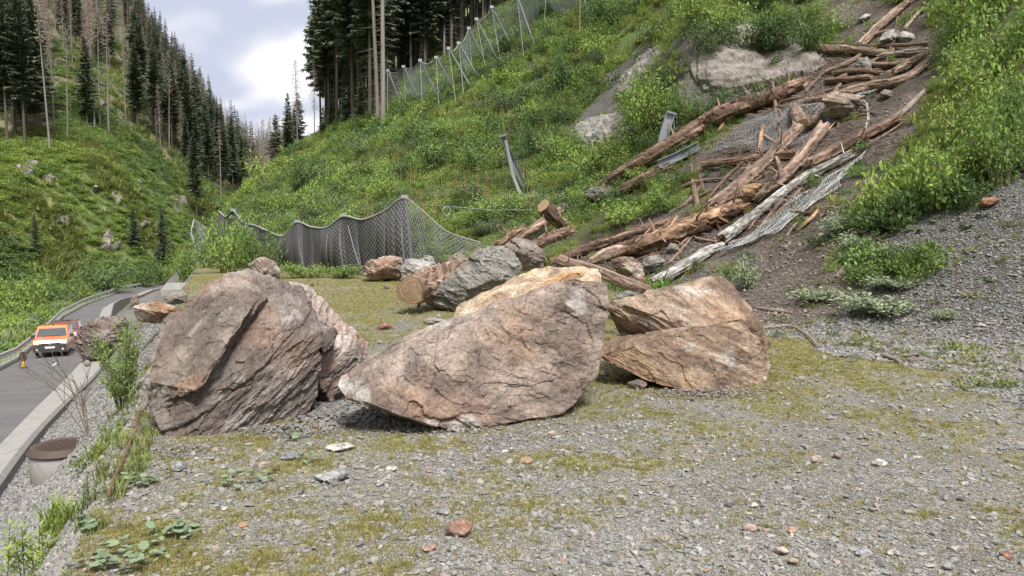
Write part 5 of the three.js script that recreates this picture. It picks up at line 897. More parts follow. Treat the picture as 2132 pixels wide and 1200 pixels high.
{ // cover on the near slope
  const R = rng(701), shrubs = [[], [], []], herbs = [[], []], grass = [];
  const G = [clumpGeo(1, 170, 0.2, 0.11, 0.7), clumpGeo(2, 200, 0.16, 0.085, 0.85), clumpGeo(3, 190, 0.18, 0.07, 0.6)], HB = [herbGeo(4, 16, 12), herbGeo(5, 22, 9)], GR = grassGeo(6, 90, 0.6, 0.5);
  const put = (n, r0, r1, th0, th1, s0, s1) => { for (let k = 0; k < n; k++) {
    const th = mix(th0, th1, R()), r = Math.sqrt(mix(r0 * r0, r1 * r1, R())), x = Math.sin(th) * r, d = Math.cos(th) * r, z = ZONE(x, d); if (z !== 'green' && !(z === 'bare' && R() < 0.08) && !(z === 'slide' && R() < 0.05)) continue;
    const v = fbm(x * 0.16, d * 0.16, 71, 3) * 1.5, w = fbm(x * 0.35, d * 0.35, 72, 3) * 1.6; if (w < -0.5) continue;
    const s = mix(s0, s1, R() * R()) * (0.6 + 1.0 * clamp(w + 0.4)), p = ground(x, d), o = { p: p.add(V(0, -0.05, 0)), q: Q(R() * 6.28, (R() - 0.5) * 0.4, R() * 6), s: V(s, s * (0.7 + 0.5 * R()), s), c: sc3(greenOf(R, v * 1.3 + 0.1), 0.75 + 0.5 * h3(Math.floor(x * 0.9), Math.floor(d * 0.9), 5)) };
    if (w > 0.12) shrubs[Math.floor(R() * 3)].push(o); else if (R() < 0.55) { o.c = greenOf(R, v + 0.45); o.s.multiplyScalar(1.15); herbs[Math.floor(R() * 2)].push(o); } else { o.c = sc3(mix3([0.23, 0.3, 0.08], [0.29, 0.31, 0.1], R()), 0.8 + 0.4 * R()); grass.push(o); }
  } };
  put(20000, 15, 50, -0.45, 0.66, 0.28, 0.55); put(24000, 50, 135, -0.42, 0.45, 0.55, 1.15); put(2500, 30, 70, -0.5, -0.28, 0.4, 0.8);
  { const big = [[], []], BP = [bushParts(24, 700, 0.13, 0.06, 1.1)[1], bushParts(25, 800, 0.1, 0.05, 0.9)[1]]; for (let k = 0; k < 5200; k++) { const th = -0.42 + 0.95 * R(), r = Math.sqrt(mix(20 * 20, 105 * 105, R())), x = Math.sin(th) * r, d = Math.cos(th) * r; if (ZONE(x, d) !== 'green' || fbm(x * 0.2, d * 0.2, 75, 3) < 0.0) continue; const s = (0.45 + 0.75 * R() * R()) * (r > 45 ? 1.45 : 1); big[k & 1].push({ p: ground(x, d), s: V(s, s * (0.7 + 0.5 * R()), s), q: Q(R() * 6.28), c: sc3([GREENS[0], GREENS[2], sc3(GREENS[3], 0.75), [0.1, 0.13, 0.07], [0.15, 0.185, 0.1], GREENS[4]][Math.floor(R() * 6)], 0.65 + 0.6 * R()) }); } big.forEach((l, k) => scatter('hillside_bushes', BP[k], greenMat, l, 'rounded bushes massed over the near slope', 'undergrowth')); }
  { const st = [], g = new TB(); for (let k = 0; k < 3; k++) g.tube([V(k * 0.12, 0, 0), V(k * 0.12 + 0.04, 0.7 + 0.2 * k, 0.03)], x => 0.009 * (1.3 - x), [1, 1, 1], 3, false); for (let k = 0; k < 200; k++) { const th = -0.2 + 0.22 * R(), r = mix(33, 62, R()), x = Math.sin(th) * r, d = Math.cos(th) * r; if (ZONE(x, d) !== 'green' || fbm(x * 0.3, d * 0.3, 77, 2) < 0) continue; const s = 0.9 + 0.6 * R(); st.push({ p: ground(x, d), s, q: Q(R() * 6.28), c: sc3(mix3([0.36, 0.17, 0.08], [0.3, 0.26, 0.12], R()), 0.8 + 0.4 * R()) }); } scatter('dry_stalks', g.geo(), vcol(0.9), st, 'reddish dry flower stalks above the net barrier', 'stalks'); }
  shrubs.forEach((l, k) => scatter('hillside_shrub_cover', G[k], greenMat, l, 'low leafy green growth covering the near slope', 'undergrowth'));
  herbs.forEach((l, k) => scatter('hillside_herb_cover', HB[k], greenMat, l, 'upright green herbs covering the near slope', 'undergrowth'));
  scatter('hillside_grass_cover', GR, greenMat, grass, 'light green grass on the near slope', 'grass');
  // cover on the far hillside
  const far = [[], [], []], fg = [];
  for (let k = 0; k < 60000; k++) { const th = -0.66 + 0.42 * R(), r = Math.exp(mix(Math.log(58), Math.log(420), R())), x = Math.sin(th) * r, d = Math.cos(th) * r; if (ZONE(x, d) !== 'far') continue; const t = nearLine(ROAD, x, d)[0]; if (t > -ROADW - 2.2) continue; if (inWood(x, d) && R() < 0.75) continue;
    const v = fbm(x * 0.05, d * 0.05, 81, 4) * 1.5, w = fbm(x * 0.12, d * 0.12, 82, 3); const s = mix(0.8, 2.2, R() * R()) * (r > 200 ? 1.5 : 1), p = ground(x, d), o = { p: p.add(V(0, -0.1, 0)), q: Q(R() * 6.28, (R() - 0.5) * 0.3, R() * 6), s: V(s, s * (0.5 + 0.4 * R()), s), c: greenOf(R, v + 0.1) };
    if (w > -0.14) far[Math.floor(R() * 3)].push(o); else { o.c = sc3(mix3([0.2, 0.28, 0.075], [0.27, 0.3, 0.1], R()), 0.8 + 0.3 * R()); fg.push(o); } }
  far.forEach((l, k) => scatter('far_shrub_cover', G[k], greenMat, l, 'dense green growth covering the far hillside', 'undergrowth'));
  scatter('far_grass_cover', GR, greenMat, fg, 'yellowish grass on the ridge of the far hillside', 'grass');
}
// ---------- bushes one can tell apart ----------
function bushParts(seed, n, L, W, hgt) { const R = rng(seed), st = new TB(), b = new TB(), tips = []; for (let k = 0; k < 11; k++) { const a = R() * 6.28, q = 0.35 + 0.6 * Math.sqrt(R()), h = hgt * (0.55 + 0.5 * R()) * (1.15 - 0.4 * q), m = V(Math.cos(a) * q * 0.4, h * 0.55, Math.sin(a) * q * 0.4), e = V(Math.cos(a) * q, h, Math.sin(a) * q); st.tube([V(0, -0.1, 0).add(V(Math.cos(a) * 0.08, 0, Math.sin(a) * 0.08)), m, e], x => 0.022 * (1.2 - x), [0.13, 0.1, 0.075], 5, false); for (const t of [0.35, 0.6, 0.8, 1]) tips.push([V().copy(t < 0.5 ? m.clone().multiplyScalar(t * 2) : m.clone().lerp(e, t * 2 - 1)), 0.2 + 0.16 * R()]); }
  for (let k = 0; k < n; k++) { const [c, r] = tips[Math.floor(R() * tips.length)], d = rdir(R), p = c.clone().addScaledVector(d, r * Math.pow(R(), 0.4)); if (p.y < 0.02) continue; const o = d.add(rdir(R).multiplyScalar(0.8)); o.y -= 0.1; o.normalize(); const g = 0.65 + 0.7 * R(); leaf(b, p, o, rdir(R).add(V(0, 1.3, 0)).normalize(), L * (0.6 + 0.8 * R()), W * (0.7 + 0.6 * R()), [g, g, g * (0.85 + 0.3 * R())]); }
  return [st.geo(), b.geo()]; }
const bushProtos = [bushParts(21, 1500, 0.12, 0.05, 1.25), bushParts(22, 1700, 0.10, 0.045, 1.0), bushParts(23, 1100, 0.17, 0.1, 1.1)];
const bushMats = GREENS.map(c => leafMat({ color: new THREE.Color().setRGB(...c) })), wiltMat = leafMat({ color: new THREE.Color().setRGB(0.29, 0.34, 0.22) }), bushStem = vcol(0.95);
let bushSeed = 0;
function bush(bx, by, w, h, proto, tone, label, group, d, name = 'bush') {
  const p = d ? ground(at(bx, by, d).x, d) : hit(bx, by, 6), D = -p.z, [st, lf] = bushProtos[proto], o = thing(name, label, 'bush', group), s = w / 2 * D / FPX, sy = h * D / FPX / [1.3, 1.05, 1.15][proto];
  part(o, 'stems', st, bushStem); part(o, 'foliage', lf, tone < 0 ? wiltMat : bushMats[tone]); o.position.copy(p); o.scale.set(s, sy, s); o.rotation.y = (++bushSeed) * 2.1; return o;
}
const RB = 'bushes beside the slide', FB = 'bushes at the net barrier', HBu = 'shrubs dotted over the near slope', VB = 'bushes along the far side of the road';
[[1845, 470, 120, 120, 2, 4, 'bright leafy bush hanging over the bare soil'], [1935, 440, 120, 120, 2, 2, 'drooping leafy bush beside the bright one'], [1985, 400, 160, 140, 1, 2, 'dense green bush above the grey scree'], [2080, 390, 170, 190, 0, 1, 'dark leaved bush at the top of the scree'], [2140, 330, 160, 180, 1, 0, 'bush cut by the picture edge above the scree'], [2010, 300, 140, 130, 1, 4, 'light green bush beside the red brown log'], [2065, 250, 190, 160, 0, 2, 'large light bush halfway up the right edge'], [2015, 195, 110, 120, 0, 4, 'thin yellow green bush near the curved log'], [2110, 150, 190, 180, 1, 1, 'dense bush high at the right edge'], [2010, 100, 150, 140, 0, 2, 'airy bush under the top edge beside the slide'], [2070, 40, 190, 150, 0, 4, 'airy bush at the upper right corner'], [1985, 30, 100, 100, 1, 1, 'dark bush at the top beside the steep log']].forEach(a => bush(...a, RB));
[[470, 592, 130, 125, 1, 2, 'large bush in front of the net, left of the dark one', 30], [545, 590, 95, 110, 1, 0, 'dark bush hiding the net between two posts', 29.5], [385, 600, 80, 85, 1, 1, 'bush standing by the concrete block', 29], [430, 560, 90, 95, 1, 5, 'greyish bush under the torn net corner', 34], [640, 585, 120, 34, 1, 2, 'low nettles along the foot of the net', 26.4], [710, 585, 110, 30, 1, 1, 'low weeds at the net beside the reddish boulder', 26.4], [500, 560, 90, 80, 1, 0, 'bush tucked under the net sag', 33]].forEach(([a, b, c, d, e, f, g, dd]) => bush(a, b, c, d, e, f, g, FB, dd));
[[1360, 285, 150, 130, 0, 2, 'spreading shrub above the standing steel beam'], [1235, 372, 150, 90, 1, 2, 'shrub on the slope left of the longest log'], [1165, 345, 110, 80, 0, 1, 'shrub in the middle of the slope below the outcrop'], [1120, 330, 80, 80, 1, 3, 'dark shrub next to the tilted post'], [900, 358, 90, 75, 0, 3, 'dark shrub above the net post'], [1055, 235, 100, 60, 0, 5, 'greyish shrub under the upper net'], [1195, 195, 110, 80, 1, 3, 'dark shrub beside the bare gully'], [640, 392, 90, 60, 0, 3, 'dark shrub on the low slope near the valley'], [560, 402, 110, 85, 0, 4, 'light green bush at the valley mouth'], [600, 455, 90, 60, 0, 2, 'shrub above the left net post'], [830, 318, 80, 55, 1, 1, 'shrub below the twin trunks'], [720, 325, 90, 60, 1, 0, 'shrub at the foot of the spruce stand'], [1430, 262, 90, 80, 1, 0, 'shrub against the concrete face'], [1480, 250, 90, 70, 1, 5, 'shrub between concrete face and longest log'], [1500, 70, 130, 70, 1, 4, 'bright shrub crowning the concrete face'], [1625, 118, 130, 100, 0, 3, 'dark branches hanging over the concrete face'], [1440, 60, 100, 80, 0, 4, 'bright shrub at the corner of the concrete face'], [1300, 470, 170, 60, 1, 2, 'green patch of weeds amid the slide'], [1390, 440, 110, 50, 1, 1, 'weeds beside the upright sticks'], [1020, 470, 130, 60, 0, 2, 'shrub behind the torn net rope'], [950, 300, 90, 60, 0, 2, 'light shrub in the middle of the near slope'], [1000, 360, 100, 60, 1, 0, 'shrub left of the tilted post'], [790, 420, 90, 50, 1, 4, 'bright shrub above the net sag'], [690, 430, 90, 40, 0, 2, 'shrub behind the middle of the net'], [1270, 60, 100, 70, 1, 3, 'dark shrub beneath the upper net end'], [1560, 116, 140, 86, 1, 3, 'shrub dangling over the middle of the concrete face'], [1480, 122, 120, 84, 0, 3, 'dark scrub on the upper left of the concrete face'], [1690, 116, 100, 80, 0, 3, 'dark scrub at the slide side of the concrete face'], [1580, 20, 130, 70, 1, 0, 'shrub at the top edge above the concrete face']].forEach(a => bush(...a, HBu));
[[40, 640, 130, 130, 0, 2, 'pale roadside bush at the picture edge', 74], [130, 612, 120, 90, 1, 0, 'roadside bush behind the wire fence', 92], [215, 600, 120, 80, 0, 5, 'rounded roadside bush at the bend', 105], [290, 592, 100, 60, 1, 3, 'dark bush beyond the bend', 118], [345, 590, 70, 60, 1, 0, 'bush near the end of the guard rail', 125], [10, 700, 110, 60, 1, 4, 'light weeds outside the guard rail', 62], [45, 670, 90, 50, 0, 2, 'weeds between guard rail and slope', 70]].forEach(([a, b, c, d, e, f, g, dd]) => bush(a, b, c, d, e, f, g, VB, dd));
[[1815, 655, 150, 46, 'big wilted leafy branch at the foot of the scree'], [1690, 628, 110, 30, 'wilted branch lying beside the ochre boulder'], [1790, 525, 90, 40, 'wilted leaves under the curved grey branch'], [1870, 545, 70, 36, 'wilted leaves hanging on the scree edge'], [1740, 490, 80, 50, 'wilted leaves below the bright bush'], [1560, 600, 60, 60, 'dark wilted twigs behind the ochre boulder'], [1850, 600, 100, 24, 'flattened wilted branch above the big one'], [1960, 665, 60, 22, 'small wilted sprig on the scree']].forEach(([x, y, w, h, lb]) => { const o = bush(x, y, w, h, 2, -1, lb, 'wilted branches torn down by the slide', undefined, 'wilted_branch'); o.userData.category = 'branch'; });
{ // tall feathery weed and dry stems on the bank
  const p = at(255, 870, 8.0); p.y = Hxz(p.x, 8.0); const o = thing('tall_weed', 'tall feathery green weed growing on the yard edge', 'plant'); o.position.copy(p);
  const R = rng(41), st = new TB(), lf = new TB(); for (let k = 0; k < 24; k++) { const a = R() * 6.28, l = 0.6 + 0.5 * R(), dx = Math.cos(a) * (0.08 + 0.24 * R()), dz = Math.sin(a) * 0.3 * R(), P = t => V(dx * t * (0.6 + 0.5 * t) + Math.cos(a) * 0.05, l * t, dz * t); st.tube([P(0), P(0.5), P(1)], x => 0.006 * (1.2 - x), [0.12, 0.13, 0.05], 4, false);
    for (let j = 0; j < 13; j++) { const t = 0.15 + 0.85 * (j + R()) / 13, e = R() * 6.28, d = V(Math.cos(e), 0.6 + 0.5 * R(), Math.sin(e)).normalize(), tl = 0.16 * (1.3 - t), o0 = P(t); for (let q = 0; q < 8; q++) { const u = (q + R()) / 8, dd = d.clone().add(rdir(R).multiplyScalar(0.9)).normalize(), g = 0.7 + 0.6 * R(); leaf(lf, o0.clone().addScaledVector(d, tl * u), dd, rdir(R).add(V(0, 1, 0)).normalize(), 0.045, 0.014, [0.22 * g, 0.31 * g, 0.09 * g]); } } }
  part(o, 'stems', st.geo(), bushStem); part(o, 'leaves', lf.geo(), greenMat);
  const q = at(185, 900, 9.6); q.y = Hxz(q.x, 9.6); const w = thing('dry_shrub', 'bare dry stems leaning over the gravel bank toward the road', 'plant'); w.position.copy(q);
  const b = new TB(); const grow = (p0, d, l, r, n) => { const e = p0.clone().addScaledVector(d, l); b.tube([p0, p0.clone().lerp(e, 0.5).add(rdir(R).multiplyScalar(0.03 * l)), e], x => r * (1 - 0.5 * x), [0.16, 0.125, 0.1], 4, false); if (n) for (let k = 0; k < 3; k++) grow(p0.clone().lerp(e, 0.5 + 0.5 * R()), d.clone().add(rdir(R).multiplyScalar(0.55)).normalize(), l * (0.45 + 0.25 * R()), r * 0.6, n - 1); }; for (let k = 0; k < 5; k++) grow(V(), V(-0.7 + 0.8 * R(), 1, 0.4 * (R() - 0.5)).normalize(), 0.55 + 0.35 * R(), 0.009, 2); part(w, 'stems', b.geo(), bushStem);
  for (const [x, y, d, s, lb, g, cl] of [[130, 1105, 4.9, 0.26, 'tuft of long bright grass at the yard corner', grassGeo(91, 110, 0.4, 0.45), [0.25, 0.34, 0.08]], [62, 1190, 4.4, 0.36, 'leafy willowherb at the lower picture corner', herbGeo(92, 9, 22), [0.25, 0.33, 0.08]], [195, 1130, 4.6, 0.2, 'dark green sprig beside the coltsfoot', herbGeo(93, 5, 20), [0.13, 0.18, 0.07]], [215, 980, 6.3, 0.2, 'grassy weeds beside the iron cover', grassGeo(94, 90, 0.6, 0.6), [0.22, 0.28, 0.08]], [235, 930, 6.6, 0.24, 'leafy weeds along the rusty edging', herbGeo(95, 12, 14), [0.18, 0.25, 0.07]], [165, 1010, 6.8, 0.28, 'weeds below the iron cover', clumpGeo(96, 160, 0.16, 0.08, 0.6), [0.17, 0.22, 0.07]]]) { const m = new THREE.Mesh(g, leafMat({ color: new THREE.Color().setRGB(...cl) })); const pp = at(x, y, d); pp.y = Hxz(pp.x, d); const t = single('weed', g, m.material, lb, 'plant'); t.position.copy(pp); t.scale.set(s, s, s); }
  { const R2 = rng(43), l = [], g2 = [herbGeo(101, 7, 12), grassGeo(102, 40, 0.6, 0.6)], ls = [[], []]; for (let k = 0; k < 230; k++) { const d = 4 + 22 * R2() * R2(), e = (R2() + R2() - 0.8) * 0.4, x = -0.66 - 0.4 * d + e - 0.1, p = ground(x, d), s = 0.05 + 0.13 * R2() * R2(); if (fbm(d * 1.4, 8.8) < -0.12) continue; ls[R2() < 0.4 ? 0 : 1].push({ p, s, q: Q(R2() * 6.28), c: sc3(mix3([0.15, 0.22, 0.06], [0.21, 0.24, 0.08], R2()), 0.7 + 0.5 * R2()) }); } ls.forEach((q, k) => scatter('edge_weeds', g2[k], greenMat, q, 'weeds and grass fringing the edge of the yard', 'weeds')); }
  // rusty edging plate along the drop
  const eb = new TB(), E = []; for (let d = 4.4; d < 8.2; d += 0.3) { const x = -0.66 - 0.4 * d + 0.02 + fbm(d * 2, 1) * 0.05; E.push(V(x, Math.max(Hxz(x, d), -0.12) + 0.05 + 0.05 * fbm(d * 1.3, 5), -d)); } eb.tube(E, 0.007, [1, 1, 1], 5); single('edging_bar', eb.geo(), std([0.16, 0.075, 0.045], 0.9), 'rusty steel edging bar along the edge of the gravel yard', 'edging');
}
{ // coltsfoot, moss tufts and seedlings on the yard
  const R = rng(801), lb = new TB(); for (let k = 0; k < 12; k++) { const a = k / 12 * 6.28, a2 = (k + 1) / 12 * 6.28, r = k % 2 ? 0.5 : 0.44, r2 = k % 2 ? 0.44 : 0.5, c = [1, 1, 1]; lb.tri(V(0, 0.02, 0), V(Math.cos(a) * r, 0.06 * (k % 2), Math.sin(a) * r), V(Math.cos(a2) * r2, 0.06 * ((k + 1) % 2), Math.sin(a2) * r2), c); }
  const list = []; for (const [x, y, n, w, h, s] of [[300, 1150, 40, 130, 55, 0.095], [220, 1185, 26, 100, 30, 0.11], [370, 1120, 26, 50, 20, 0.1], [530, 1000, 26, 70, 28, 0.085], [285, 1010, 22, 40, 22, 0.09], [640, 965, 14, 40, 12, 0.07], [480, 1010, 12, 40, 20, 0.08], [170, 1110, 10, 30, 14, 0.12], [1890, 600, 20, 60, 20, 0.14], [1960, 640, 14, 60, 20, 0.12], [2000, 470, 14, 80, 30, 0.2], [610, 915, 10, 20, 8, 0.08], [60, 1190, 10, 40, 15, 0.11]]) for (let k = 0; k < n; k++) { const p = hit(x + (R() + R() - 1) * w, y + (R() + R() - 1) * h, 3), z = s * 0.56 * (0.4 + 0.8 * R()); p.y += 0.02 + 0.06 * R(); list.push({ p, s: z, q: Q(R() * 6.28, 0.7 * R(), R() * 6.28), c: sc3([0.2, 0.265, 0.16], 0.75 + 0.4 * R()) }); }
  scatter('coltsfoot', lb.geo(), tuftMat, list, 'round pale green coltsfoot leaves scattered on the gravel', 'ground cover');
  { const pl = [[], []], G2 = [clumpGeo(103, 70, 0.3, 0.16, 0.5), herbGeo(104, 5, 9)]; for (let k = 0; k < 2600; k++) { const th = 0.2 + 0.46 * R(), r = mix(9, 24, R()), x = Math.sin(th) * r, d = Math.cos(th) * r, z = ZONE(x, d); if (z !== 'scree' && z !== 'slide') continue; if (fbm(x * 0.7, d * 0.7, 88, 3) < (z === 'slide' ? 0.0 : 0.04)) continue; const s = 0.05 + 0.16 * R() * R(); pl[R() < 0.6 ? 0 : 1].push({ p: ground(x, d), s: V(s, s * 0.8, s), q: Q(R() * 6.28), c: sc3(mix3([0.14, 0.2, 0.07], [0.24, 0.25, 0.09], R()), 0.75 + 0.5 * R()) }); } pl.forEach((l, k) => scatter('scree_plants', G2[k], greenMat, l, 'small green plants scattered over the scree and the bare soil', 'ground cover')); }
  const T = [grassGeo(97, 14, 0.45, 0.45), grassGeo(98, 22, 0.7, 0.6)], L = [[], []];
  for (let k = 0; k < 170000; k++) { const th = -0.62 + 1.25 * R(), r = Math.exp(mix(Math.log(2.8), Math.log(30), R())), x = Math.sin(th) * r, d = Math.cos(th) * r, z = ZONE(x, d); if (z !== 'yard' && !(z === 'scree' && R() < 0.25)) continue; const m = z === 'scree' ? 0.5 : moss(x, d); if (R() > m * m * 0.8 + 0.03) continue; const s = (0.014 + 0.03 * R() * R()) * (1 + r / 30); L[R() < 0.5 ? 0 : 1].push({ p: ground(x, d), s: V(s, s * (0.6 + 0.7 * R()), s), q: Q(R() * 6.28), c: sc3(mix3([0.25, 0.255, 0.075], [0.27, 0.215, 0.09], R() * R()), 0.75 + 0.45 * R()) }); }
  L.forEach((l, k) => scatter('yard_moss_tufts', T[k], tuftMat, l, 'tiny yellow green tufts growing through the gravel', 'grass'));
}
// ---------- loose stones ----------
function chipGeo(seed, flat) { const R = rng(seed), pts = []; for (let k = 0; k < 13; k++) { const d = rdir(R); pts.push(V(d.x * (0.75 + 0.35 * R()), d.y * flat * (0.8 + 0.3 * R()), d.z * (0.6 + 0.3 * R())).multiplyScalar(0.5)); } const g = new ConvexGeometry(pts); const c = new Float32Array(g.attributes.position.count * 3).fill(1); for (let k = 0; k < c.length; k += 9) { const t = 0.92 + 0.16 * R(); c.fill(t, k, k + 9); } g.setAttribute('color', new THREE.BufferAttribute(c, 3)); return g; }
const stoneMat = vcol(0.85);
const stoneTone = R => { const k = R(); return sc3(k < 0.52 ? [0.255, 0.248, 0.24] : k < 0.8 ? [0.315, 0.306, 0.294] : k < 0.9 ? [0.17, 0.17, 0.172] : k < 0.965 ? [0.34, 0.285, 0.25] : k < 0.972 ? [0.36, 0.22, 0.13] : [0.43, 0.42, 0.405], 0.62 + 0.3 * R()); };
{
  const R = rng(901), V6 = [chipGeo(1, 0.3), chipGeo(2, 0.42), chipGeo(3, 0.35), chipGeo(4, 0.55), chipGeo(5, 0.28), chipGeo(6, 0.7)], yard = V6.map(() => []), bank = V6.map(() => []), scree = V6.map(() => []), dirt = V6.map(() => []);
  for (let k = 0; k < 420000; k++) {
    const th = -0.66 + 1.32 * R(), r = Math.exp(mix(Math.log(2.6), Math.log(26), Math.pow(R(), 0.9))), x = Math.sin(th) * r, d = Math.cos(th) * r, z = ZONE(x, d); if (z === 'green' || z === 'far' || z === 'road' || z === 'bare') continue;
    const dens = 0.5 + 0.9 * fbm(x * 0.8, d * 0.8, 91, 3); let s;
    if (z === 'yard') { if (R() > (0.95 - 0.8 * moss(x, d)) * (0.45 + 0.8 * dens)) continue; s = 0.007 + 0.016 * R() * R() * R() + (R() < 0.08 ? 0.045 * R() * R() + 0.01 : 0); s *= 1 + r / 16; }
    else if (z === 'bank') { s = 0.045 + 0.045 * R(); if (edgeOf(x, d) > -0.55) { if (R() < 0.4) continue; s *= 0.6; } } else if (z === 'scree') { s = 0.035 + 0.065 * R() * R() + (R() < 0.03 ? 0.1 * R() : 0); } else { if (R() < 0.3) continue; s = 0.02 + 0.06 * R() * R() + (R() < 0.03 ? 0.14 * R() : 0); }
    const g = Math.floor(R() * 6), p = ground(x, d); p.y += s * (z === 'bank' ? 0.25 : 0.1); const c = z === 'slide' ? mix3(stoneTone(R), [0.2, 0.15, 0.12], 0.55) : z === 'bank' ? (edgeOf(x, d) > -0.55 ? stoneTone(R) : sc3(mix3([0.13, 0.127, 0.124], [0.28, 0.273, 0.266], R()), 0.8 + 0.3 * R())) : z === 'scree' ? sc3(stoneTone(R), 0.85) : stoneTone(R);
    (z === 'yard' ? yard : z === 'bank' ? bank : z === 'scree' ? scree : dirt)[g].push({ p, s: V(s, z === 'bank' ? s * 1.3 : s, s), q: Q(R() * 6.28, (R() - 0.5) * (z === 'scree' ? 0.9 : 0.5), R() * 6.28), c });
  }
  // rubble heaped between the boulders
  for (const [x, y, n, w, h, s, c] of [[690, 862, 1500, 95, 30, 0.07], [600, 900, 700, 130, 18, 0.045], [880, 892, 900, 130, 14, 0.05], [760, 866, 700, 70, 22, 0.065], [1470, 820, 1100, 140, 14, 0.045, 1], [1320, 795, 160, 40, 12, 0.05, 1], [1640, 690, 500, 60, 22, 0.05, 1], [380, 940, 300, 80, 16, 0.03]]) for (let k = 0; k < n; k++) { const u = R() + R() - 1, v = R() + R() - 1, p = hit(x + u * w, y + v * h, 3), q = s * (0.35 + 1.1 * R() * R()); p.y += q * 0.2 + 0.05 * R() * (1 - Math.abs(u)) * (1 - Math.abs(v)); dirt[Math.floor(R() * 6)].push({ p, s: q, q: Q(R() * 6.28, R() * 0.8, R() * 6.28), c: c ? mix3(stoneTone(R), [0.17, 0.135, 0.115], 0.7) : sc3(stoneTone(R), 0.8) }); }
  for (const [nm, L, lb] of [['yard_gravel', yard, 'grey broken stone covering the yard'], ['bank_gravel', bank, 'rounded grey pebbles on the bank beside the road'], ['scree_stones', scree, 'flat grey slate chips of the scree slope'], ['slide_rubble', dirt, 'brown and grey rubble in the slide and between the boulders']]) L.forEach((l, k) => scatter(nm, V6[k], stoneMat, l, lb, 'gravel'));
}
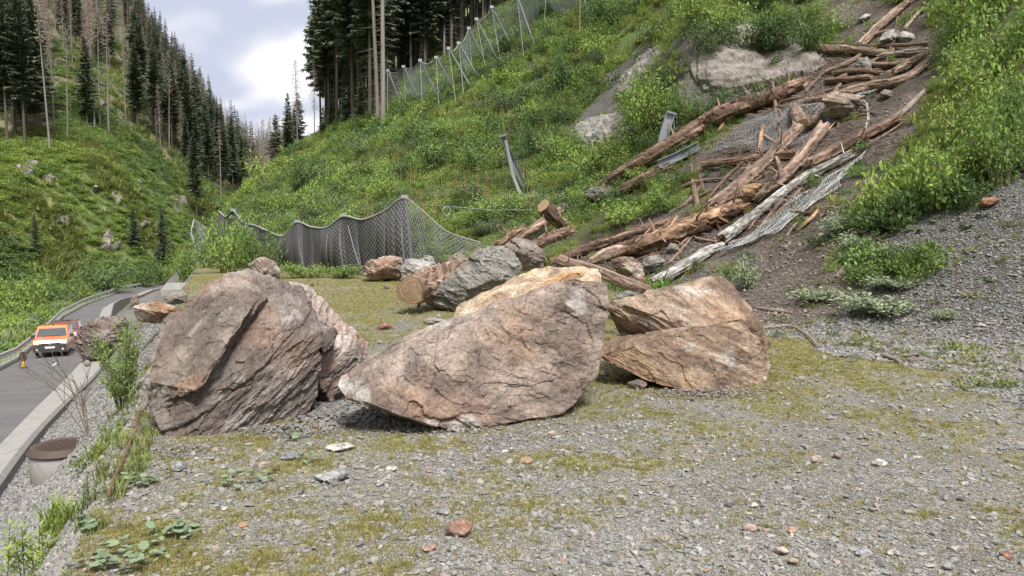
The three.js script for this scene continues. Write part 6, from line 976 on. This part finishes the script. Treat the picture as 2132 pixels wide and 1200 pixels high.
// single stones one can point to
const slate = palette([0.24, 0.245, 0.255], [0.36, 0.36, 0.37], [0.34, 0.25, 0.18], 0.2, [0.5, 0.5, 0.5], 0.3), rust = palette([0.22, 0.11, 0.08], [0.33, 0.19, 0.14], [0.4, 0.2, 0.1], 0.5, [0.4, 0.36, 0.33], 0.2), pink = palette([0.38, 0.27, 0.22], [0.5, 0.4, 0.34], [0.45, 0.26, 0.18], 0.4, [0.6, 0.57, 0.54], 0.3), white = palette([0.46, 0.45, 0.44], [0.58, 0.57, 0.56], [0.4, 0.33, 0.26], 0.2, [0.65, 0.65, 0.64], 0.3);
function loose(x, y, w, h, tone, label, yaw = 0.2) { // stone w x h pixels lying on the ground with its middle at x, y
  const p = hit(x, y + h * 0.45, 2.6), D = -p.z, W = w * D / FPX, Hh = h * D / FPX, R = rng(x * 31 + y), pts = []; for (let k = 0; k < 20; k++) { const d = rdir(R); pts.push(V(d.x * W * (0.45 + 0.12 * R()), d.y * Hh * 0.5 + Hh * 0.4, d.z * W * (0.3 + 0.12 * R()))); }
  const m = single('stone', rockGeo([pts], { L: Math.max(0.008, D * 0.0022), amp: W * 0.05, f: 1.6 / W, bedAmp: W * 0.03, bedF: 2 / Hh, bed: V(0.15, 1, 0.1), seed: x, round: 1, tone }), rockMat, label, 'stone', 'loose stones on the yard'); m.position.copy(p); m.rotation.y = yaw;
}
[[958, 1097, 60, 40, rust, 'dark red brown stone lying alone on the front gravel'], [690, 990, 90, 22, slate, 'long flat pale slate in front of the tall dark boulder', 0.15], [610, 948, 58, 16, slate, 'narrow slate sliver near the tall dark boulder', 0.5], [375, 970, 38, 24, slate, 'blue grey stone below the tall dark boulder'], [1648, 1103, 30, 15, palette([0.36, 0.22, 0.15], [0.44, 0.3, 0.22], [0.42, 0.25, 0.15], 0.4, [0.5, 0.4, 0.35], 0.2), 'small orange stone on the front gravel'], [1628, 1145, 40, 20, pink, 'pinkish flat stone in front of the orange one'], [1560, 1098, 40, 16, pink, 'flat pink stone left of the orange stone'], [2098, 1155, 38, 18, rust, 'rusty stone at the lower right corner'], [1830, 962, 36, 18, white, 'white oblong stone on the right of the yard'], [1700, 956, 28, 18, pink, 'pale stone beside a dark clod on the yard'], [1745, 948, 22, 18, darkBrown, 'dark earthy clod on the yard'], [1855, 1150, 22, 16, white, 'white pebble low on the right'], [1975, 1178, 28, 20, slate, 'grey stone at the bottom on the right'], [1520, 1045, 26, 22, slate, 'upright grey stone on the front yard'], [1570, 1052, 20, 14, white, 'white stone next to the upright grey one'], [1800, 1150, 40, 16, slate, 'flat blue grey stone low on the right'], [1650, 1168, 26, 18, pink, 'pink grey stone at the bottom middle right'], [895, 1140, 36, 16, pink, 'pink stone in front of the dark red one'], [815, 975, 26, 14, white, 'white rounded stone in front of the slab'], [925, 1065, 34, 14, slate, 'flat grey stone behind the dark red one'], [870, 955, 24, 10, slate, 'flat grey chip before the slab'], [1095, 958, 38, 14, palette([0.42, 0.28, 0.18], [0.5, 0.36, 0.26], [0.5, 0.3, 0.16], 0.3, [0.5, 0.48, 0.45], 0.3), 'flat orange stone in front of the slab'], [710, 930, 60, 16, white, 'broad pale flake at the rubble between the boulders', 0.3], [725, 878, 42, 22, grey, 'grey block in the rubble between the boulders'], [1150, 902, 22, 14, pink, 'pinkish stone at the slab foot'], [1440, 830, 22, 12, darkBrown, 'brown stone before the ochre boulder'], [1325, 800, 44, 22, darkBrown, 'dark stone under the ochre boulder overhang'], [790, 712, 14, 10, slate, 'bluish pebble behind the tall boulder tail'], [800, 680, 36, 14, rust, 'reddish flat stone on the mossy yard behind'], [905, 668, 50, 16, grey, 'dark flat stone by the slab tip behind'], [650, 592, 12, 8, darkBrown, 'small dark clod on the mossy back yard'], [804, 598, 16, 10, darkBrown, 'dark clod near the reddish boulder'], [1340, 1175, 30, 14, slate, 'grey stone at the bottom middle'], [712, 1188, 18, 18, slate, 'squarish grey stone at the bottom edge'], [1895, 740, 50, 14, grey, 'dark slab at the scree foot'], [1985, 735, 34, 14, slate, 'grey stone at the scree foot'], [2075, 755, 26, 14, slate, 'grey stone by the right edge at the scree foot'], [2060, 420, 46, 26, rust, 'rusty round stone high on the scree by the bushes'], [1405, 690, 20, 10, slate, 'grey chip lying on the ochre ledge']].slice(0, 38).forEach(a => loose(...a));
// outcrops on the slopes
function facePatch(name, outline, nx, ny, lift, bump, tone, label, cat, dir = V(-0.25, 0.45, 0.86), dm = 20, fq = 1, group) { // bare face that follows the steep ground, with its own thickness
  const xs = outline.map(a => a[0]), ys = outline.map(a => a[1]), x0 = Math.min(...xs), x1 = Math.max(...xs), y0 = Math.min(...ys), y1 = Math.max(...ys), W = new Map(), b = new TB(), N = V();
  const at3 = (i, j) => { const k = i * 1000 + j; if (W.has(k)) return W.get(k); const X = mix(x0, x1, i / nx), Y = mix(y0, y1, j / ny), p = hit(X, Y, dm); let q = 0; for (const s of [0.06, 0.12]) for (const [u, v] of [[1, 0], [-1, 0], [0, 1], [0, -1]]) if (inPoly(outline, X + u * s * (x1 - x0), Y + v * s * (y1 - y0) * 1.5)) q += 1 / 8; const inn = sstep(0.35, 1, q);
    const w = worley(p.x * 0.9 * fq, p.y * 0.9 * fq, p.z * 0.9 * fq), w2 = worley(p.x * 2.6 * fq, p.y * 2.6 * fq, p.z * 2.6 * fq), f = fbm(p.x * 1.3 * fq, p.y * 1.3 * fq, p.z * 1.3 * fq, 4); const h = inn * lift + bump * (f + 0.5 * w[2] + 0.2 * w2[2]) * (0.3 + 0.7 * inn) - 0.35 * (1 - inn) / fq; p.addScaledVector(dir, h); const c = tone(p, { s0: 3, fol: noise(p.x * 3, p.y * 8, p.z * 3), fine: noise(p.x * 12, p.y * 12, p.z * 12), w1: w, w2, w3: w2 }); const r = [b.v(p, c), inPoly(outline, X, Y)]; W.set(k, r); return r; };
  for (let i = 0; i < nx; i++) for (let j = 0; j < ny; j++) { const a = at3(i, j), c = at3(i + 1, j), d = at3(i + 1, j + 1), e = at3(i, j + 1); if (a[1] || c[1] || d[1] || e[1]) b.i.push(a[0], e[0], d[0], a[0], d[0], c[0]); }
  return single(name, b.geo(), rockMat, label, cat, group);
}
facePatch('shotcrete_face', [[1432, 165], [1436, 110], [1450, 78], [1500, 55], [1580, 50], [1660, 72], [1720, 100], [1750, 128], [1700, 165], [1600, 190], [1520, 208], [1450, 204]], 130, 62, 0.32, 0.18, palette([0.12, 0.104, 0.094], [0.18, 0.16, 0.146], [0.15, 0.115, 0.085], 0.4, [0.22, 0.205, 0.192], 0.4), 'grey sprayed concrete rock face below the hanging shrubs', 'rock face');
facePatch('outcrop', [[1180, 300], [1184, 272], [1210, 250], [1262, 236], [1305, 240], [1320, 285], [1260, 305]], 60, 30, 0.5, 0.4, palette([0.135, 0.128, 0.118], [0.2, 0.19, 0.178], [0.17, 0.13, 0.09], 0.3, [0.25, 0.24, 0.23], 0.3), 'smooth grey outcrop on the green slope below the bare gully', 'rock face');
facePatch('outcrop', [[1270, 195], [1290, 150], [1330, 105], [1390, 85], [1410, 110], [1370, 150], [1320, 200], [1290, 225]], 60, 50, 0.35, 0.6, palette([0.13, 0.12, 0.11], [0.22, 0.205, 0.19], [0.2, 0.15, 0.1], 0.4, [0.34, 0.32, 0.3], 0.4), 'dark crumbling rock of the bare gully above the smooth outcrop', 'rock face');
rockAt('outcrop', [[1146, 130], [1150, 108], [1162, 104], [1166, 124], [1156, 136]], 66, 1.2, grey, 'small dark outcrop under the upper net posts');
for (const [x, y, w, h, lb] of [[243, 410, 34, 36, 'pale broken rock face in the middle of the far slope'], [55, 352, 60, 38, 'dark rock hollow on the far slope under pale trunks'], [100, 372, 40, 30, 'grey outcrop right of the dark hollow'], [287, 382, 24, 14, 'small white outcrop on the far slope'], [214, 438, 20, 18, 'pale rock below the broken face'], [130, 462, 42, 30, 'wide dark outcrop low on the far slope'], [197, 396, 16, 12, 'little pale stone left of the broken face'], [215, 215, 26, 18, 'pale rocks at the head of the far slope'], [248, 264, 14, 14, 'brownish rock on the grassy ridge'], [300, 468, 24, 22, 'brown rock near the dark conifer on far slope'], [230, 510, 40, 50, 'dark cliff low on the far slope'], [375, 430, 40, 50, 'dark cliff at the end of the far slope']]) { const o = []; for (let k = 0; k < 11; k++) { const a = k / 11 * 6.28, f = 0.3 + 0.45 * h3(k, x, y); o.push([x + Math.cos(a) * w * f, y + Math.sin(a) * h * f]); } facePatch('outcrop', o, 26, 22, 0.7, 1.1, /dark|brown/.test(lb) ? palette([0.10, 0.092, 0.085], [0.22, 0.2, 0.185], [0.22, 0.16, 0.11], 0.4, [0.42, 0.38, 0.34], 0.4) : palette([0.2, 0.18, 0.16], [0.33, 0.3, 0.27], [0.24, 0.17, 0.12], 0.4, [0.42, 0.4, 0.38], 0.4), lb, 'outcrop', V(0.55, 0.5, 0.67), 70, 0.35, 'outcrops on the far slope'); }
scene.traverse(o => { if (o.isMesh) { o.castShadow = true; o.receiveShadow = true; } });
renderer.render(scene, camera);
